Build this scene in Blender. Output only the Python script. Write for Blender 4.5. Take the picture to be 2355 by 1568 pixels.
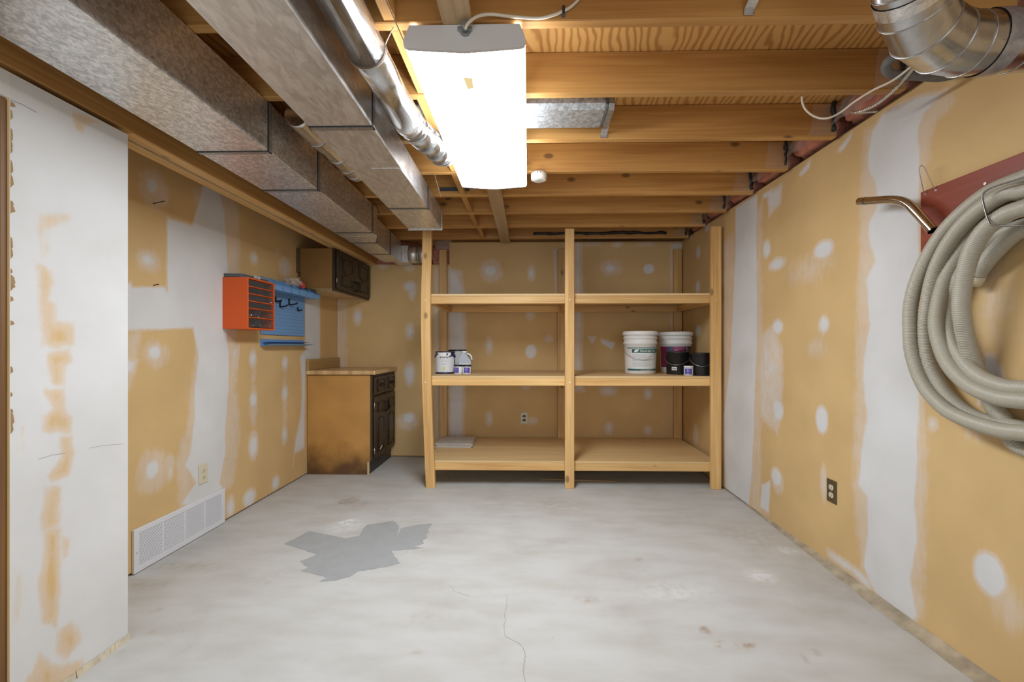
import bpy, bmesh, math, random
import numpy as np
from mathutils import Vector, Matrix
random.seed(7)
PI = math.pi
for o in list(bpy.data.objects):
    bpy.data.objects.remove(o)
SC = bpy.context.scene
COL = SC.collection

# ------------------------------------------------------------------ camera, world, exposure
EYE = 1.118                       # eye height in metres
FPX, U0, V0 = 1030.0, 1194.4, 797.0
YAW = math.atan(.02)
cam = bpy.data.objects.new('camera', bpy.data.cameras.new('camera'))
COL.objects.link(cam)
cam.location = (0, 0, EYE)
cam.rotation_euler = (PI/2, 0, YAW)
cam.data.sensor_width = 36
cam.data.lens = FPX/2355*36
cam.data.shift_x = -(U0-1177.5)/2355
cam.data.shift_y = (V0-784)/2355
cam.data.clip_start = .02
SC.camera = cam
W = bpy.data.worlds.new('world'); SC.world = W; W.use_nodes = True
W.node_tree.nodes['Background'].inputs[0].default_value = (.86, .93, 1, 1)   # even fill light, added through the room's open rear end
W.node_tree.nodes['Background'].inputs[1].default_value = 1.95
SC.view_settings.view_transform = 'Standard'
SC.view_settings.look = 'None'
SC.view_settings.gamma = 1
SC.view_settings.exposure = 0.52
LAMP_STRENGTH = 24.0

# room planes (metres)
XL, XR, YB, XS = -1.94, 1.54, 4.525, -1.525
ZJ, ZD = EYE+1.026, EYE+1.026+.168     # joist bottoms, subfloor underside
YREAR = -2.4

def at(u, v, X=None, Y=None, Z=None):
    """photo pixel -> point of the place, on the plane X=, Y= or Z="""
    a = (u-U0)/FPX; b = (V0-v)/FPX
    s, c = math.sin(YAW), math.cos(YAW)
    x, y, z = c*a-s, s*a+c, b
    t = X/x if X is not None else (Y/y if Y is not None else (Z-EYE)/z)
    return Vector((t*x, t*y, EYE+t*z))

# ------------------------------------------------------------------ materials
MATS = {}
def nodes(name):
    m = bpy.data.materials.new(name); m.use_nodes = True
    nt = m.node_tree
    return m, nt, nt.nodes['Principled BSDF'], nt.nodes.new, nt.links.new

def plain(name, col, rough=.5, metal=0., noise=.0, nscale=8., bump=0., spec=.5, trans=0.):
    if name in MATS: return MATS[name]
    m, nt, b, N, L = nodes(name)
    b.inputs['Roughness'].default_value = rough
    b.inputs['Metallic'].default_value = metal
    b.inputs['Specular IOR Level'].default_value = spec
    b.inputs['Transmission Weight'].default_value = trans
    b.inputs['Base Color'].default_value = (*col, 1)
    if noise or bump:
        tc = N('ShaderNodeTexCoord'); no = N('ShaderNodeTexNoise')
        no.inputs['Scale'].default_value = nscale; no.inputs['Detail'].default_value = 5
        L(tc.outputs['Object'], no.inputs['Vector'])
        if noise:
            r = N('ShaderNodeValToRGB')
            r.color_ramp.elements[0].position = .3; r.color_ramp.elements[1].position = .7
            r.color_ramp.elements[0].color = (*[c*(1-noise) for c in col], 1)
            r.color_ramp.elements[1].color = (*[min(1, c*(1+noise*.6)) for c in col], 1)
            L(no.outputs['Fac'], r.inputs[0]); L(r.outputs[0], b.inputs['Base Color'])
        if bump:
            bp = N('ShaderNodeBump'); bp.inputs['Strength'].default_value = bump
            bp.inputs['Distance'].default_value = .004
            L(no.outputs['Fac'], bp.inputs['Height']); L(bp.outputs[0], b.inputs['Normal'])
    MATS[name] = m
    return m

def wood(axis, light=(.62, .40, .19), dark=(.42, .23, .085), knot=(.10, .045, .02), name='pine', knots=1., rough=.55):
    """sawn lumber, grain along the axis 'x','y' or 'z' of the board"""
    key = name+'_'+axis
    if key in MATS: return MATS[key]
    m, nt, b, N, L = nodes(key)
    tc = N('ShaderNodeTexCoord'); oi = N('ShaderNodeObjectInfo')
    sc = N('ShaderNodeVectorMath'); sc.operation = 'SCALE'; sc.inputs['Scale'].default_value = 37.
    cx = N('ShaderNodeCombineXYZ')
    for i in range(3): L(oi.outputs['Random'], cx.inputs[i])
    L(cx.outputs[0], sc.inputs[0])
    ad = N('ShaderNodeVectorMath'); ad.operation = 'ADD'
    L(tc.outputs['Object'], ad.inputs[0]); L(sc.outputs[0], ad.inputs[1])
    def mp(along, across):
        p = N('ShaderNodeMapping')
        p.inputs['Scale'].default_value = [along if axis == k else across for k in 'xyz']
        L(ad.outputs[0], p.inputs['Vector']); return p
    # fine grain
    g = N('ShaderNodeTexNoise'); g.inputs['Scale'].default_value = 1; g.inputs['Detail'].default_value = 6
    g.inputs['Distortion'].default_value = .6
    L(mp(1.6, 46).outputs[0], g.inputs['Vector'])
    # wide tone
    g2 = N('ShaderNodeTexNoise'); g2.inputs['Scale'].default_value = 1; g2.inputs['Detail'].default_value = 2
    L(mp(.9, 7).outputs[0], g2.inputs['Vector'])
    mx = N('ShaderNodeMath'); mx.operation = 'ADD'
    h1 = N('ShaderNodeMath'); h1.operation = 'MULTIPLY'; h1.inputs[1].default_value = .55
    h2 = N('ShaderNodeMath'); h2.operation = 'MULTIPLY'; h2.inputs[1].default_value = .45
    L(g.outputs['Fac'], h1.inputs[0]); L(g2.outputs['Fac'], h2.inputs[0])
    L(h1.outputs[0], mx.inputs[0]); L(h2.outputs[0], mx.inputs[1])
    r = N('ShaderNodeValToRGB')
    r.color_ramp.elements[0].position = .36; r.color_ramp.elements[1].position = .60
    r.color_ramp.elements[0].color = (*dark, 1); r.color_ramp.elements[1].color = (*light, 1)
    L(mx.outputs[0], r.inputs[0])
    # knots
    vo = N('ShaderNodeTexVoronoi'); vo.inputs['Scale'].default_value = 1
    L(mp(4.2, 7.5).outputs[0], vo.inputs['Vector'])
    kr = N('ShaderNodeMapRange'); kr.inputs['From Min'].default_value = .08; kr.inputs['From Max'].default_value = .155
    kr.inputs['To Min'].default_value = 1; kr.inputs['To Max'].default_value = 0
    L(vo.outputs['Distance'], kr.inputs['Value'])
    sp = N('ShaderNodeSeparateColor'); L(vo.outputs['Color'], sp.inputs[0])
    gt = N('ShaderNodeMath'); gt.operation = 'GREATER_THAN'; gt.inputs[1].default_value = .35
    L(sp.outputs[0], gt.inputs[0])
    km = N('ShaderNodeMath'); km.operation = 'MULTIPLY'; L(kr.outputs[0], km.inputs[0]); L(gt.outputs[0], km.inputs[1])
    k2 = N('ShaderNodeMath'); k2.operation = 'MULTIPLY'; k2.inputs[1].default_value = .85*knots
    L(km.outputs[0], k2.inputs[0])
    mix = N('ShaderNodeMix'); mix.data_type = 'RGBA'
    L(k2.outputs[0], mix.inputs['Factor']); L(r.outputs[0], mix.inputs['A']); mix.inputs['B'].default_value = (*knot, 1)
    # board-to-board tone
    hs = N('ShaderNodeHueSaturation')
    mr = N('ShaderNodeMapRange'); mr.inputs['To Min'].default_value = .86; mr.inputs['To Max'].default_value = 1.1
    L(oi.outputs['Random'], mr.inputs['Value']); L(mr.outputs[0], hs.inputs['Value'])
    L(mix.outputs['Result'], hs.inputs['Color']); L(hs.outputs[0], b.inputs['Base Color'])
    b.inputs['Roughness'].default_value = rough
    bp = N('ShaderNodeBump'); bp.inputs['Strength'].default_value = .12; bp.inputs['Distance'].default_value = .002
    L(g.outputs['Fac'], bp.inputs['Height']); L(bp.outputs[0], b.inputs['Normal'])
    MATS[key] = m
    return m

def joist_wood(axis): return wood(axis, (.58, .305, .088), (.40, .18, .042), name='joist_lumber', knots=.9)
def post_wood(axis): return wood(axis, (.75, .47, .185), (.53, .285, .088), name='shelf_lumber', knots=.75)
def beam_wood(axis): return wood(axis, (.46, .245, .075), (.31, .145, .036), name='beam_lumber', knots=.9)

def galv(name, col=(.55, .54, .52), scale=55., contrast=.35, rough=.42, stretch=(1, 1, 1), metal=.85):
    if name in MATS: return MATS[name]
    m, nt, b, N, L = nodes(name)
    tc = N('ShaderNodeTexCoord'); mp = N('ShaderNodeMapping'); mp.inputs['Scale'].default_value = stretch
    L(tc.outputs['Object'], mp.inputs['Vector'])
    no = N('ShaderNodeTexNoise'); no.inputs['Scale'].default_value = scale*.8; no.inputs['Detail'].default_value = 3
    no.inputs['Distortion'].default_value = 1.2
    L(mp.outputs[0], no.inputs['Vector'])
    vo = N('ShaderNodeTexVoronoi'); vo.inputs['Scale'].default_value = scale
    L(mp.outputs[0], vo.inputs['Vector'])
    sp = N('ShaderNodeSeparateColor'); L(vo.outputs['Color'], sp.inputs[0])
    big = N('ShaderNodeTexNoise'); big.inputs['Scale'].default_value = 4; big.inputs['Detail'].default_value = 4
    L(tc.outputs['Object'], big.inputs['Vector'])
    r = N('ShaderNodeValToRGB'); r.color_ramp.elements[0].position = .36; r.color_ramp.elements[1].position = .62
    r.color_ramp.elements[0].color = (*[c*(1-contrast) for c in col], 1)
    r.color_ramp.elements[1].color = (*[min(1, c*(1+contrast*.4)) for c in col], 1)
    mm = N('ShaderNodeMix'); mm.data_type = 'FLOAT'; mm.inputs[0].default_value = .22
    L(no.outputs['Fac'], mm.inputs[2]); L(sp.outputs[0], mm.inputs[3])
    L(mm.outputs[0], r.inputs[0])
    r2 = N('ShaderNodeValToRGB'); r2.color_ramp.elements[0].position = .3; r2.color_ramp.elements[1].position = .75
    r2.color_ramp.elements[0].color = (.88, .86, .83, 1); r2.color_ramp.elements[1].color = (1, 1, 1, 1)
    L(big.outputs['Fac'], r2.inputs[0])
    mix = N('ShaderNodeMix'); mix.data_type = 'RGBA'; mix.blend_type = 'MULTIPLY'; mix.inputs['Factor'].default_value = 1
    L(r.outputs[0], mix.inputs['A']); L(r2.outputs[0], mix.inputs['B'])
    L(mix.outputs['Result'], b.inputs['Base Color'])
    b.inputs['Metallic'].default_value = metal
    rr = N('ShaderNodeMapRange'); rr.inputs['To Min'].default_value = rough-.1; rr.inputs['To Max'].default_value = rough+.12
    L(no.outputs['Fac'], rr.inputs['Value']); L(rr.outputs[0], b.inputs['Roughness'])
    MATS[name] = m
    return m

def drywall_mat():
    if 'drywall' in MATS: return MATS['drywall']
    m, nt, b, N, L = nodes('drywall')
    at_ = N('ShaderNodeAttribute'); at_.attribute_name = 'mud'
    tc = N('ShaderNodeTexCoord')
    n1 = N('ShaderNodeTexNoise'); n1.inputs['Scale'].default_value = 16; n1.inputs['Detail'].default_value = 8
    n1.inputs['Roughness'].default_value = .68
    L(tc.outputs['Object'], n1.inputs['Vector'])
    mp = N('ShaderNodeMapping'); mp.inputs['Scale'].default_value = (60, 60, 9)
    L(tc.outputs['Object'], mp.inputs['Vector'])
    n2 = N('ShaderNodeTexNoise'); n2.inputs['Scale'].default_value = 1; n2.inputs['Detail'].default_value = 5
    L(mp.outputs[0], n2.inputs['Vector'])
    def M(op, a=None, c=None):
        n = N('ShaderNodeMath'); n.operation = op
        for i, x in enumerate((a, c)):
            if x is None: continue
            if isinstance(x, (int, float)): n.inputs[i].default_value = x
            else: L(x, n.inputs[i])
        return n.outputs[0]
    w = M('MULTIPLY', M('MULTIPLY', at_.outputs['Fac'], M('SUBTRACT', 1, at_.outputs['Fac'])), 4)
    nn = M('ADD', M('MULTIPLY', M('SUBTRACT', n1.outputs['Fac'], .5), .62), M('MULTIPLY', M('SUBTRACT', n2.outputs['Fac'], .5), .42))
    t = M('ADD', at_.outputs['Fac'], M('MULTIPLY', nn, w))
    r = N('ShaderNodeValToRGB'); r.color_ramp.interpolation = 'EASE'
    e = r.color_ramp.elements
    e[0].position = .12; e[0].color = (.63, .43, .20, 1)
    e[1].position = .86; e[1].color = (.665, .657, .65, 1)
    x = e.new(.46); x.color = (.665, .525, .385, 1)
    L(t, r.inputs[0])
    # paper mottling
    n3 = N('ShaderNodeTexNoise'); n3.inputs['Scale'].default_value = 3.2; n3.inputs['Detail'].default_value = 4
    L(tc.outputs['Object'], n3.inputs['Vector'])
    r3 = N('ShaderNodeValToRGB'); r3.color_ramp.elements[0].color = (.92, .91, .89, 1); r3.color_ramp.elements[1].color = (1.05, 1.05, 1.05, 1)
    r3.color_ramp.elements[0].position = .3; r3.color_ramp.elements[1].position = .7
    L(n3.outputs['Fac'], r3.inputs[0])
    mix = N('ShaderNodeMix'); mix.data_type = 'RGBA'; mix.blend_type = 'MULTIPLY'; mix.inputs['Factor'].default_value = 1
    L(r.outputs[0], mix.inputs['A']); L(r3.outputs[0], mix.inputs['B'])
    L(mix.outputs['Result'], b.inputs['Base Color'])
    b.inputs['Roughness'].default_value = .75
    b.inputs['Specular IOR Level'].default_value = .25
    bp = N('ShaderNodeBump'); bp.inputs['Strength'].default_value = .25; bp.inputs['Distance'].default_value = .002
    L(t, bp.inputs['Height']); L(bp.outputs[0], b.inputs['Normal'])
    MATS['drywall'] = m
    return m

def concrete_mat():
    m, nt, b, N, L = nodes('concrete')
    tc = N('ShaderNodeTexCoord')
    n1 = N('ShaderNodeTexNoise'); n1.inputs['Scale'].default_value = 1.7; n1.inputs['Detail'].default_value = 9; n1.inputs['Roughness'].default_value = .62
    n2 = N('ShaderNodeTexNoise'); n2.inputs['Scale'].default_value = 26; n2.inputs['Detail'].default_value = 6
    mp = N('ShaderNodeMapping'); mp.inputs['Scale'].default_value = (1.6, 4.5, 1); mp.inputs['Rotation'].default_value = (0, 0, .5)
    n3 = N('ShaderNodeTexNoise'); n3.inputs['Scale'].default_value = 2.2; n3.inputs['Detail'].default_value = 6
    L(tc.outputs['Object'], n1.inputs['Vector']); L(tc.outputs['Object'], n2.inputs['Vector'])
    L(tc.outputs['Object'], mp.inputs['Vector']); L(mp.outputs[0], n3.inputs['Vector'])
    r = N('ShaderNodeValToRGB'); e = r.color_ramp.elements
    e[0].position = .30; e[0].color = (.455, .435, .405, 1)
    e[1].position = .68; e[1].color = (.545, .54, .525, 1)
    x = e.new(.46); x.color = (.52, .51, .485, 1)
    L(n1.outputs['Fac'], r.inputs[0])
    r3 = N('ShaderNodeValToRGB'); r3.color_ramp.elements[0].position = .34; r3.color_ramp.elements[1].position = .6
    r3.color_ramp.elements[0].color = (.90, .885, .86, 1); r3.color_ramp.elements[1].color = (1, 1, 1, 1)
    L(n3.outputs['Fac'], r3.inputs[0])
    mix = N('ShaderNodeMix'); mix.data_type = 'RGBA'; mix.blend_type = 'MULTIPLY'; mix.inputs['Factor'].default_value = 1
    L(r.outputs[0], mix.inputs['A']); L(r3.outputs[0], mix.inputs['B'])
    # small dark specks
    vo = N('ShaderNodeTexVoronoi'); vo.inputs['Scale'].default_value = 9
    L(tc.outputs['Object'], vo.inputs['Vector'])
    kr = N('ShaderNodeMapRange'); kr.inputs['From Min'].default_value = .012; kr.inputs['From Max'].default_value = .04
    kr.inputs['To Min'].default_value = .75; kr.inputs['To Max'].default_value = 0
    L(vo.outputs['Distance'], kr.inputs['Value'])
    sp = N('ShaderNodeSeparateColor'); L(vo.outputs['Color'], sp.inputs[0])
    gt = N('ShaderNodeMath'); gt.operation = 'GREATER_THAN'; gt.inputs[1].default_value = .72; L(sp.outputs[0], gt.inputs[0])
    km = N('ShaderNodeMath'); km.operation = 'MULTIPLY'; L(kr.outputs[0], km.inputs[0]); L(gt.outputs[0], km.inputs[1])
    mk = N('ShaderNodeMix'); mk.data_type = 'RGBA'; L(km.outputs[0], mk.inputs['Factor'])
    L(mix.outputs['Result'], mk.inputs['A']); mk.inputs['B'].default_value = (.30, .265, .22, 1)
    # stains (rust, scuffs) carried by an attribute with a shape of their own
    a = N('ShaderNodeAttribute'); a.attribute_name = 'stain'
    an = N('ShaderNodeMath'); an.operation = 'MULTIPLY'
    rn = N('ShaderNodeMapRange'); rn.inputs['From Min'].default_value = .35; rn.inputs['From Max'].default_value = .6
    L(n2.outputs['Fac'], rn.inputs['Value'])
    L(a.outputs['Fac'], an.inputs[0]); L(rn.outputs[0], an.inputs[1])
    ms = N('ShaderNodeMix'); ms.data_type = 'RGBA'; L(an.outputs[0], ms.inputs['Factor'])
    L(mk.outputs['Result'], ms.inputs['A']); ms.inputs['B'].default_value = (.33, .24, .165, 1)
    a2 = N('ShaderNodeAttribute'); a2.attribute_name = 'chalk'
    mc = N('ShaderNodeMix'); mc.data_type = 'RGBA'
    an2 = N('ShaderNodeMath'); an2.operation = 'MULTIPLY'; L(a2.outputs['Fac'], an2.inputs[0]); L(rn.outputs[0], an2.inputs[1])
    L(an2.outputs[0], mc.inputs['Factor'])
    L(ms.outputs['Result'], mc.inputs['A']); mc.inputs['B'].default_value = (.70, .70, .70, 1)
    L(mc.outputs['Result'], b.inputs['Base Color'])
    b.inputs['Roughness'].default_value = .62
    b.inputs['Specular IOR Level'].default_value = .3
    bp = N('ShaderNodeBump'); bp.inputs['Strength'].default_value = .12; bp.inputs['Distance'].default_value = .003
    L(n2.outputs['Fac'], bp.inputs['Height']); L(bp.outputs[0], b.inputs['Normal'])
    return m

def plywood_mat():
    m, nt, b, N, L = nodes('fir_plywood')
    tc = N('ShaderNodeTexCoord')
    mp = N('ShaderNodeMapping'); mp.inputs['Scale'].default_value = (3.2, 1.1, 1); mp.inputs['Rotation'].default_value = (0, 0, .35)
    L(tc.outputs['Object'], mp.inputs['Vector'])
    wv = N('ShaderNodeTexWave'); wv.inputs['Scale'].default_value = 3.2; wv.inputs['Distortion'].default_value = 16
    wv.inputs['Detail'].default_value = 3; wv.inputs['Detail Scale'].default_value = .55
    L(mp.outputs[0], wv.inputs['Vector'])
    r = N('ShaderNodeValToRGB'); r.color_ramp.elements[0].color = (.42, .19, .045, 1); r.color_ramp.elements[1].color = (.62, .34, .105, 1)
    r.color_ramp.elements[0].position = .1; r.color_ramp.elements[1].position = .55
    L(wv.outputs['Fac'], r.inputs[0]); L(r.outputs[0], b.inputs['Base Color'])
    b.inputs['Roughness'].default_value = .6
    return m

def stripes_mat():
    """printed butcher-block laminate: strips along Y of random tan"""
    m, nt, b, N, L = nodes('butcher_block_laminate')
    tc = N('ShaderNodeTexCoord'); sx = N('ShaderNodeSeparateXYZ'); L(tc.outputs['Object'], sx.inputs[0])
    mu = N('ShaderNodeMath'); mu.operation = 'MULTIPLY'; mu.inputs[1].default_value = 27; L(sx.outputs[0], mu.inputs[0])
    fl = N('ShaderNodeMath'); fl.operation = 'FLOOR'; L(mu.outputs[0], fl.inputs[0])
    my = N('ShaderNodeMath'); my.operation = 'MULTIPLY_ADD'; my.inputs[1].default_value = 2.2; L(sx.outputs[1], my.inputs[0])
    m7 = N('ShaderNodeMath'); m7.operation = 'MULTIPLY'; m7.inputs[1].default_value = .37; L(fl.outputs[0], m7.inputs[0]); L(m7.outputs[0], my.inputs[2])
    f2 = N('ShaderNodeMath'); f2.operation = 'FLOOR'; L(my.outputs[0], f2.inputs[0])
    cb = N('ShaderNodeCombineXYZ'); L(fl.outputs[0], cb.inputs[0]); L(f2.outputs[0], cb.inputs[1])
    wn = N('ShaderNodeTexWhiteNoise'); wn.noise_dimensions = '2D'; L(cb.outputs[0], wn.inputs['Vector'])
    r = N('ShaderNodeValToRGB'); r.color_ramp.elements[0].color = (.44, .25, .10, 1); r.color_ramp.elements[1].color = (.72, .50, .24, 1)
    L(wn.outputs['Value'], r.inputs[0]); L(r.outputs[0], b.inputs['Base Color'])
    b.inputs['Roughness'].default_value = .35
    return m

def side_panel_mat():
    """cabinet hardboard side with a damp-stained bottom edge"""
    m, nt, b, N, L = nodes('hardboard_side')
    tc = N('ShaderNodeTexCoord'); sx = N('ShaderNodeSeparateXYZ'); L(tc.outputs['Object'], sx.inputs[0])
    no = N('ShaderNodeTexNoise'); no.inputs['Scale'].default_value = 6; no.inputs['Detail'].default_value = 6
    L(tc.outputs['Object'], no.inputs['Vector'])
    ma = N('ShaderNodeMath'); ma.operation = 'MULTIPLY_ADD'; ma.inputs[1].default_value = .42; L(no.outputs['Fac'], ma.inputs[0])
    ng = N('ShaderNodeMath'); ng.operation = 'MULTIPLY_ADD'; ng.inputs[1].default_value = -1; ng.inputs[2].default_value = .06
    L(sx.outputs[2], ng.inputs[0]); L(ng.outputs[0], ma.inputs[2])
    r = N('ShaderNodeValToRGB'); e = r.color_ramp.elements
    e[0].position = .0; e[0].color = (.50, .26, .068, 1)
    e[1].position = .24; e[1].color = (.12, .055, .018, 1)
    x = e.new(.08); x.color = (.40, .20, .048, 1)
    L(ma.outputs[0], r.inputs[0])
    n2 = N('ShaderNodeTexNoise'); n2.inputs['Scale'].default_value = 3.5; n2.inputs['Detail'].default_value = 5
    L(tc.outputs['Object'], n2.inputs['Vector'])
    r3 = N('ShaderNodeValToRGB'); r3.color_ramp.elements[0].color = (.82, .8, .78, 1); r3.color_ramp.elements[1].color = (1.08, 1.05, 1.02, 1)
    r3.color_ramp.elements[0].position = .3; r3.color_ramp.elements[1].position = .7
    L(n2.outputs['Fac'], r3.inputs[0])
    mix = N('ShaderNodeMix'); mix.data_type = 'RGBA'; mix.blend_type = 'MULTIPLY'; mix.inputs['Factor'].default_value = 1
    L(r.outputs[0], mix.inputs['A']); L(r3.outputs[0], mix.inputs['B']); L(mix.outputs['Result'], b.inputs['Base Color'])
    b.inputs['Roughness'].default_value = .5
    return m

def clear_mat(name, col, alpha, rough=.15):
    if name in MATS: return MATS[name]
    m, nt, b, N, L = nodes(name)
    b.inputs['Base Color'].default_value = (*col, 1)
    b.inputs['Roughness'].default_value = rough
    b.inputs['Alpha'].default_value = alpha
    MATS[name] = m
    return m

def emit_mat(name, col, s):
    m, nt, b, N, L = nodes(name)
    b.inputs['Base Color'].default_value = (.9, .9, .9, 1)
    b.inputs['Emission Color'].default_value = (*col, 1)
    b.inputs['Emission Strength'].default_value = s
    return m

# ------------------------------------------------------------------ mesh helpers
class MB:
    def __init__(s): s.v = []; s.f = []; s.sm = []
    def add(s, vs, fs, smooth=False):
        n = len(s.v); s.v += [tuple(v) for v in vs]
        s.f += [tuple(i+n for i in f) for f in fs]; s.sm += [smooth]*len(fs)
        return s
    def box(s, x0, x1, y0, y1, z0, z1):
        return s.add([(x, y, z) for z in (z0, z1) for y in (y0, y1) for x in (x0, x1)],
                     [(0, 2, 3, 1), (4, 5, 7, 6), (0, 1, 5, 4), (2, 6, 7, 3), (0, 4, 6, 2), (1, 3, 7, 5)])
    def prism(s, poly, depth, f):
        """poly: 2D points; f(a,b,t) -> 3D, t in (0,depth)"""
        n = len(poly)
        vs = [f(a, b, 0) for a, b in poly]+[f(a, b, depth) for a, b in poly]
        return s.add(vs, [tuple(range(n))[::-1], tuple(range(n, 2*n))]+[(i, (i+1) % n, n+(i+1) % n, n+i) for i in range(n)])
    def tube(s, pts, r, n=10, closed=False, caps=True, radii=None):
        pts = [Vector(p) for p in pts]; m = len(pts)
        vs = []; ref = None
        for i, p in enumerate(pts):
            a = pts[(i-1) % m] if (closed or i > 0) else p
            b = pts[(i+1) % m] if (closed or i < m-1) else p
            t = (b-a).normalized() if (b-a).length > 1e-9 else Vector((0, 0, 1))
            if ref is None:
                ref = t.orthogonal().normalized()
            ref = (ref-t*ref.dot(t))
            ref = ref.normalized() if ref.length > 1e-6 else t.orthogonal().normalized()
            bi = t.cross(ref)
            rr = radii[i] if radii else r
            for k in range(n):
                q = 2*PI*k/n
                vs.append(p+(ref*math.cos(q)+bi*math.sin(q))*rr)
        fs = []
        for i in range(m if closed else m-1):
            j = (i+1) % m
            if closed and j == 0:
                # match twist of first ring
                d = [(vs[i*n]-vs[k]).length for k in range(n)]; off = d.index(min(d))
            else: off = 0
            for k in range(n):
                fs.append((i*n+k, i*n+(k+1) % n, j*n+(k+1+off) % n, j*n+(k+off) % n))
        s.add(vs, fs, True)
        if caps and not closed:
            nn = len(s.v)-len(vs)
            s.f += [tuple(nn+k for k in range(n))[::-1], tuple(nn+(m-1)*n+k for k in range(n))]; s.sm += [False]*2
        return s
    def lathe(s, prof, c=(0, 0, 0), n=40):
        """prof: list of (r,z) bottom to top around +Z"""
        vs = [(c[0]+r*math.cos(2*PI*k/n), c[1]+r*math.sin(2*PI*k/n), c[2]+z) for r, z in prof for k in range(n)]
        fs = [(i*n+k, i*n+(k+1) % n, (i+1)*n+(k+1) % n, (i+1)*n+k) for i in range(len(prof)-1) for k in range(n)]
        s.add(vs, fs, True)
        b = len(s.v)-len(vs)
        s.f += [tuple(b+k for k in range(n))[::-1], tuple(b+(len(prof)-1)*n+k for k in range(n))]; s.sm += [False]*2
        return s
    def arc(s, r, a0, a1, z0, z1, c=(0, 0, 0), n=16, r1=None):
        r1 = r if r1 is None else r1
        vs = []
        for k in range(n+1):
            a = a0+(a1-a0)*k/n
            vs += [(c[0]+r*math.cos(a), c[1]+r*math.sin(a), c[2]+z0), (c[0]+r1*math.cos(a), c[1]+r1*math.sin(a), c[2]+z1)]
        return s.add(vs, [(2*k, 2*k+2, 2*k+3, 2*k+1) for k in range(n)], True)
    def mesh(s, name, bevel=0):
        me = bpy.data.meshes.new(name)
        me.from_pydata(s.v, [], s.f); me.validate()
        if len(me.polygons) == len(s.sm): me.polygons.foreach_set('use_smooth', s.sm)
        if bevel:
            bm = bmesh.new(); bm.from_mesh(me)
            bmesh.ops.remove_doubles(bm, verts=bm.verts, dist=1e-6)
            bmesh.ops.bevel(bm, geom=[e for e in bm.edges if len(e.link_faces) == 2 and e.calc_face_angle(0) > .5], offset=bevel, segments=1, affect='EDGES')
            bm.to_mesh(me); bm.free()
        me.update()
        return me
    def build(s, name, mat, parent=None, bevel=0, loc=None):
        o = bpy.data.objects.new(name, s.mesh(name, bevel)); COL.objects.link(o)
        o.data.materials.append(mat)
        if loc is not None: o.location = loc
        if parent: o.parent = parent
        return o

def tag(o, label=None, cat=None, group=None, kind=None):
    for k, v in (('label', label), ('category', cat), ('group', group), ('kind', kind)):
        if v: o[k] = v
    return o
def thing(name, label, cat, loc=(0, 0, 0), group=None, rz=0):
    o = bpy.data.objects.new(name, None); COL.objects.link(o)
    o.empty_display_size = .05; o.location = loc; o.rotation_euler = (0, 0, rz)
    return tag(o, label, cat, group)
def copy_part(o, parent=None, loc=None):
    c = o.copy(); COL.objects.link(c)
    if parent: c.parent = parent
    if loc is not None: c.location = loc
    return c
def board(name, x0, x1, y0, y1, z0, z1, mat, parent=None, bevel=.003):
    """lumber: mesh centred on its own origin so the grain differs from board to board"""
    c = ((x0+x1)/2, (y0+y1)/2, (z0+z1)/2)
    a, b, d = (x1-x0)/2, (y1-y0)/2, (z1-z0)/2
    return MB().box(-a, a, -b, b, -d, d).build(name, mat, parent, bevel, c)
def spline(pts, per=8, closed=False):
    P = [Vector(p) for p in pts]; n = len(P); out = []
    def g(i): return P[i % n] if closed else P[max(0, min(n-1, i))]
    for i in range(n if closed else n-1):
        p0, p1, p2, p3 = g(i-1), g(i), g(i+1), g(i+2)
        for k in range(per):
            t = k/per
            out.append(.5*((2*p1)+(p2-p0)*t+(2*p0-5*p1+4*p2-p3)*t*t+(3*p1-p0-3*p2+p3)*t**3))
    if not closed: out.append(P[-1])
    return out
def resample(pts, step, closed=False):
    P = list(pts)+([pts[0]] if closed else [])
    d = [0]
    for a, b in zip(P, P[1:]): d.append(d[-1]+(b-a).length)
    n = max(2, int(d[-1]/step)); out = []; j = 0
    for i in range(n+(0 if closed else 1)):
        s = d[-1]*i/n
        while j < len(d)-2 and d[j+1] < s: j += 1
        t = (s-d[j])/max(1e-9, d[j+1]-d[j]); out.append(P[j].lerp(P[j+1], t))
    return out
def text_mesh(body, size, f, name, mat, parent, extrude=0, spacing=1.):
    """lettering laid on a surface: f(x,y) -> 3D"""
    cu = bpy.data.curves.new('t', 'FONT'); cu.body = body; cu.size = size; cu.resolution_u = 3
    cu.space_character = spacing; cu.align_x = 'LEFT'; cu.offset = size*.018
    ob = bpy.data.objects.new('t', cu); COL.objects.link(ob)
    dg = bpy.context.evaluated_depsgraph_get(); ev = ob.evaluated_get(dg); me = ev.to_mesh()
    vs = [f(v.co.x, v.co.y) for v in me.vertices]; fs = [tuple(p.vertices) for p in me.polygons]
    ev.to_mesh_clear(); bpy.data.objects.remove(ob); bpy.data.curves.remove(cu)
    mb = MB(); mb.add(vs, fs)
    return mb.build(name, mat, parent)

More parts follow.
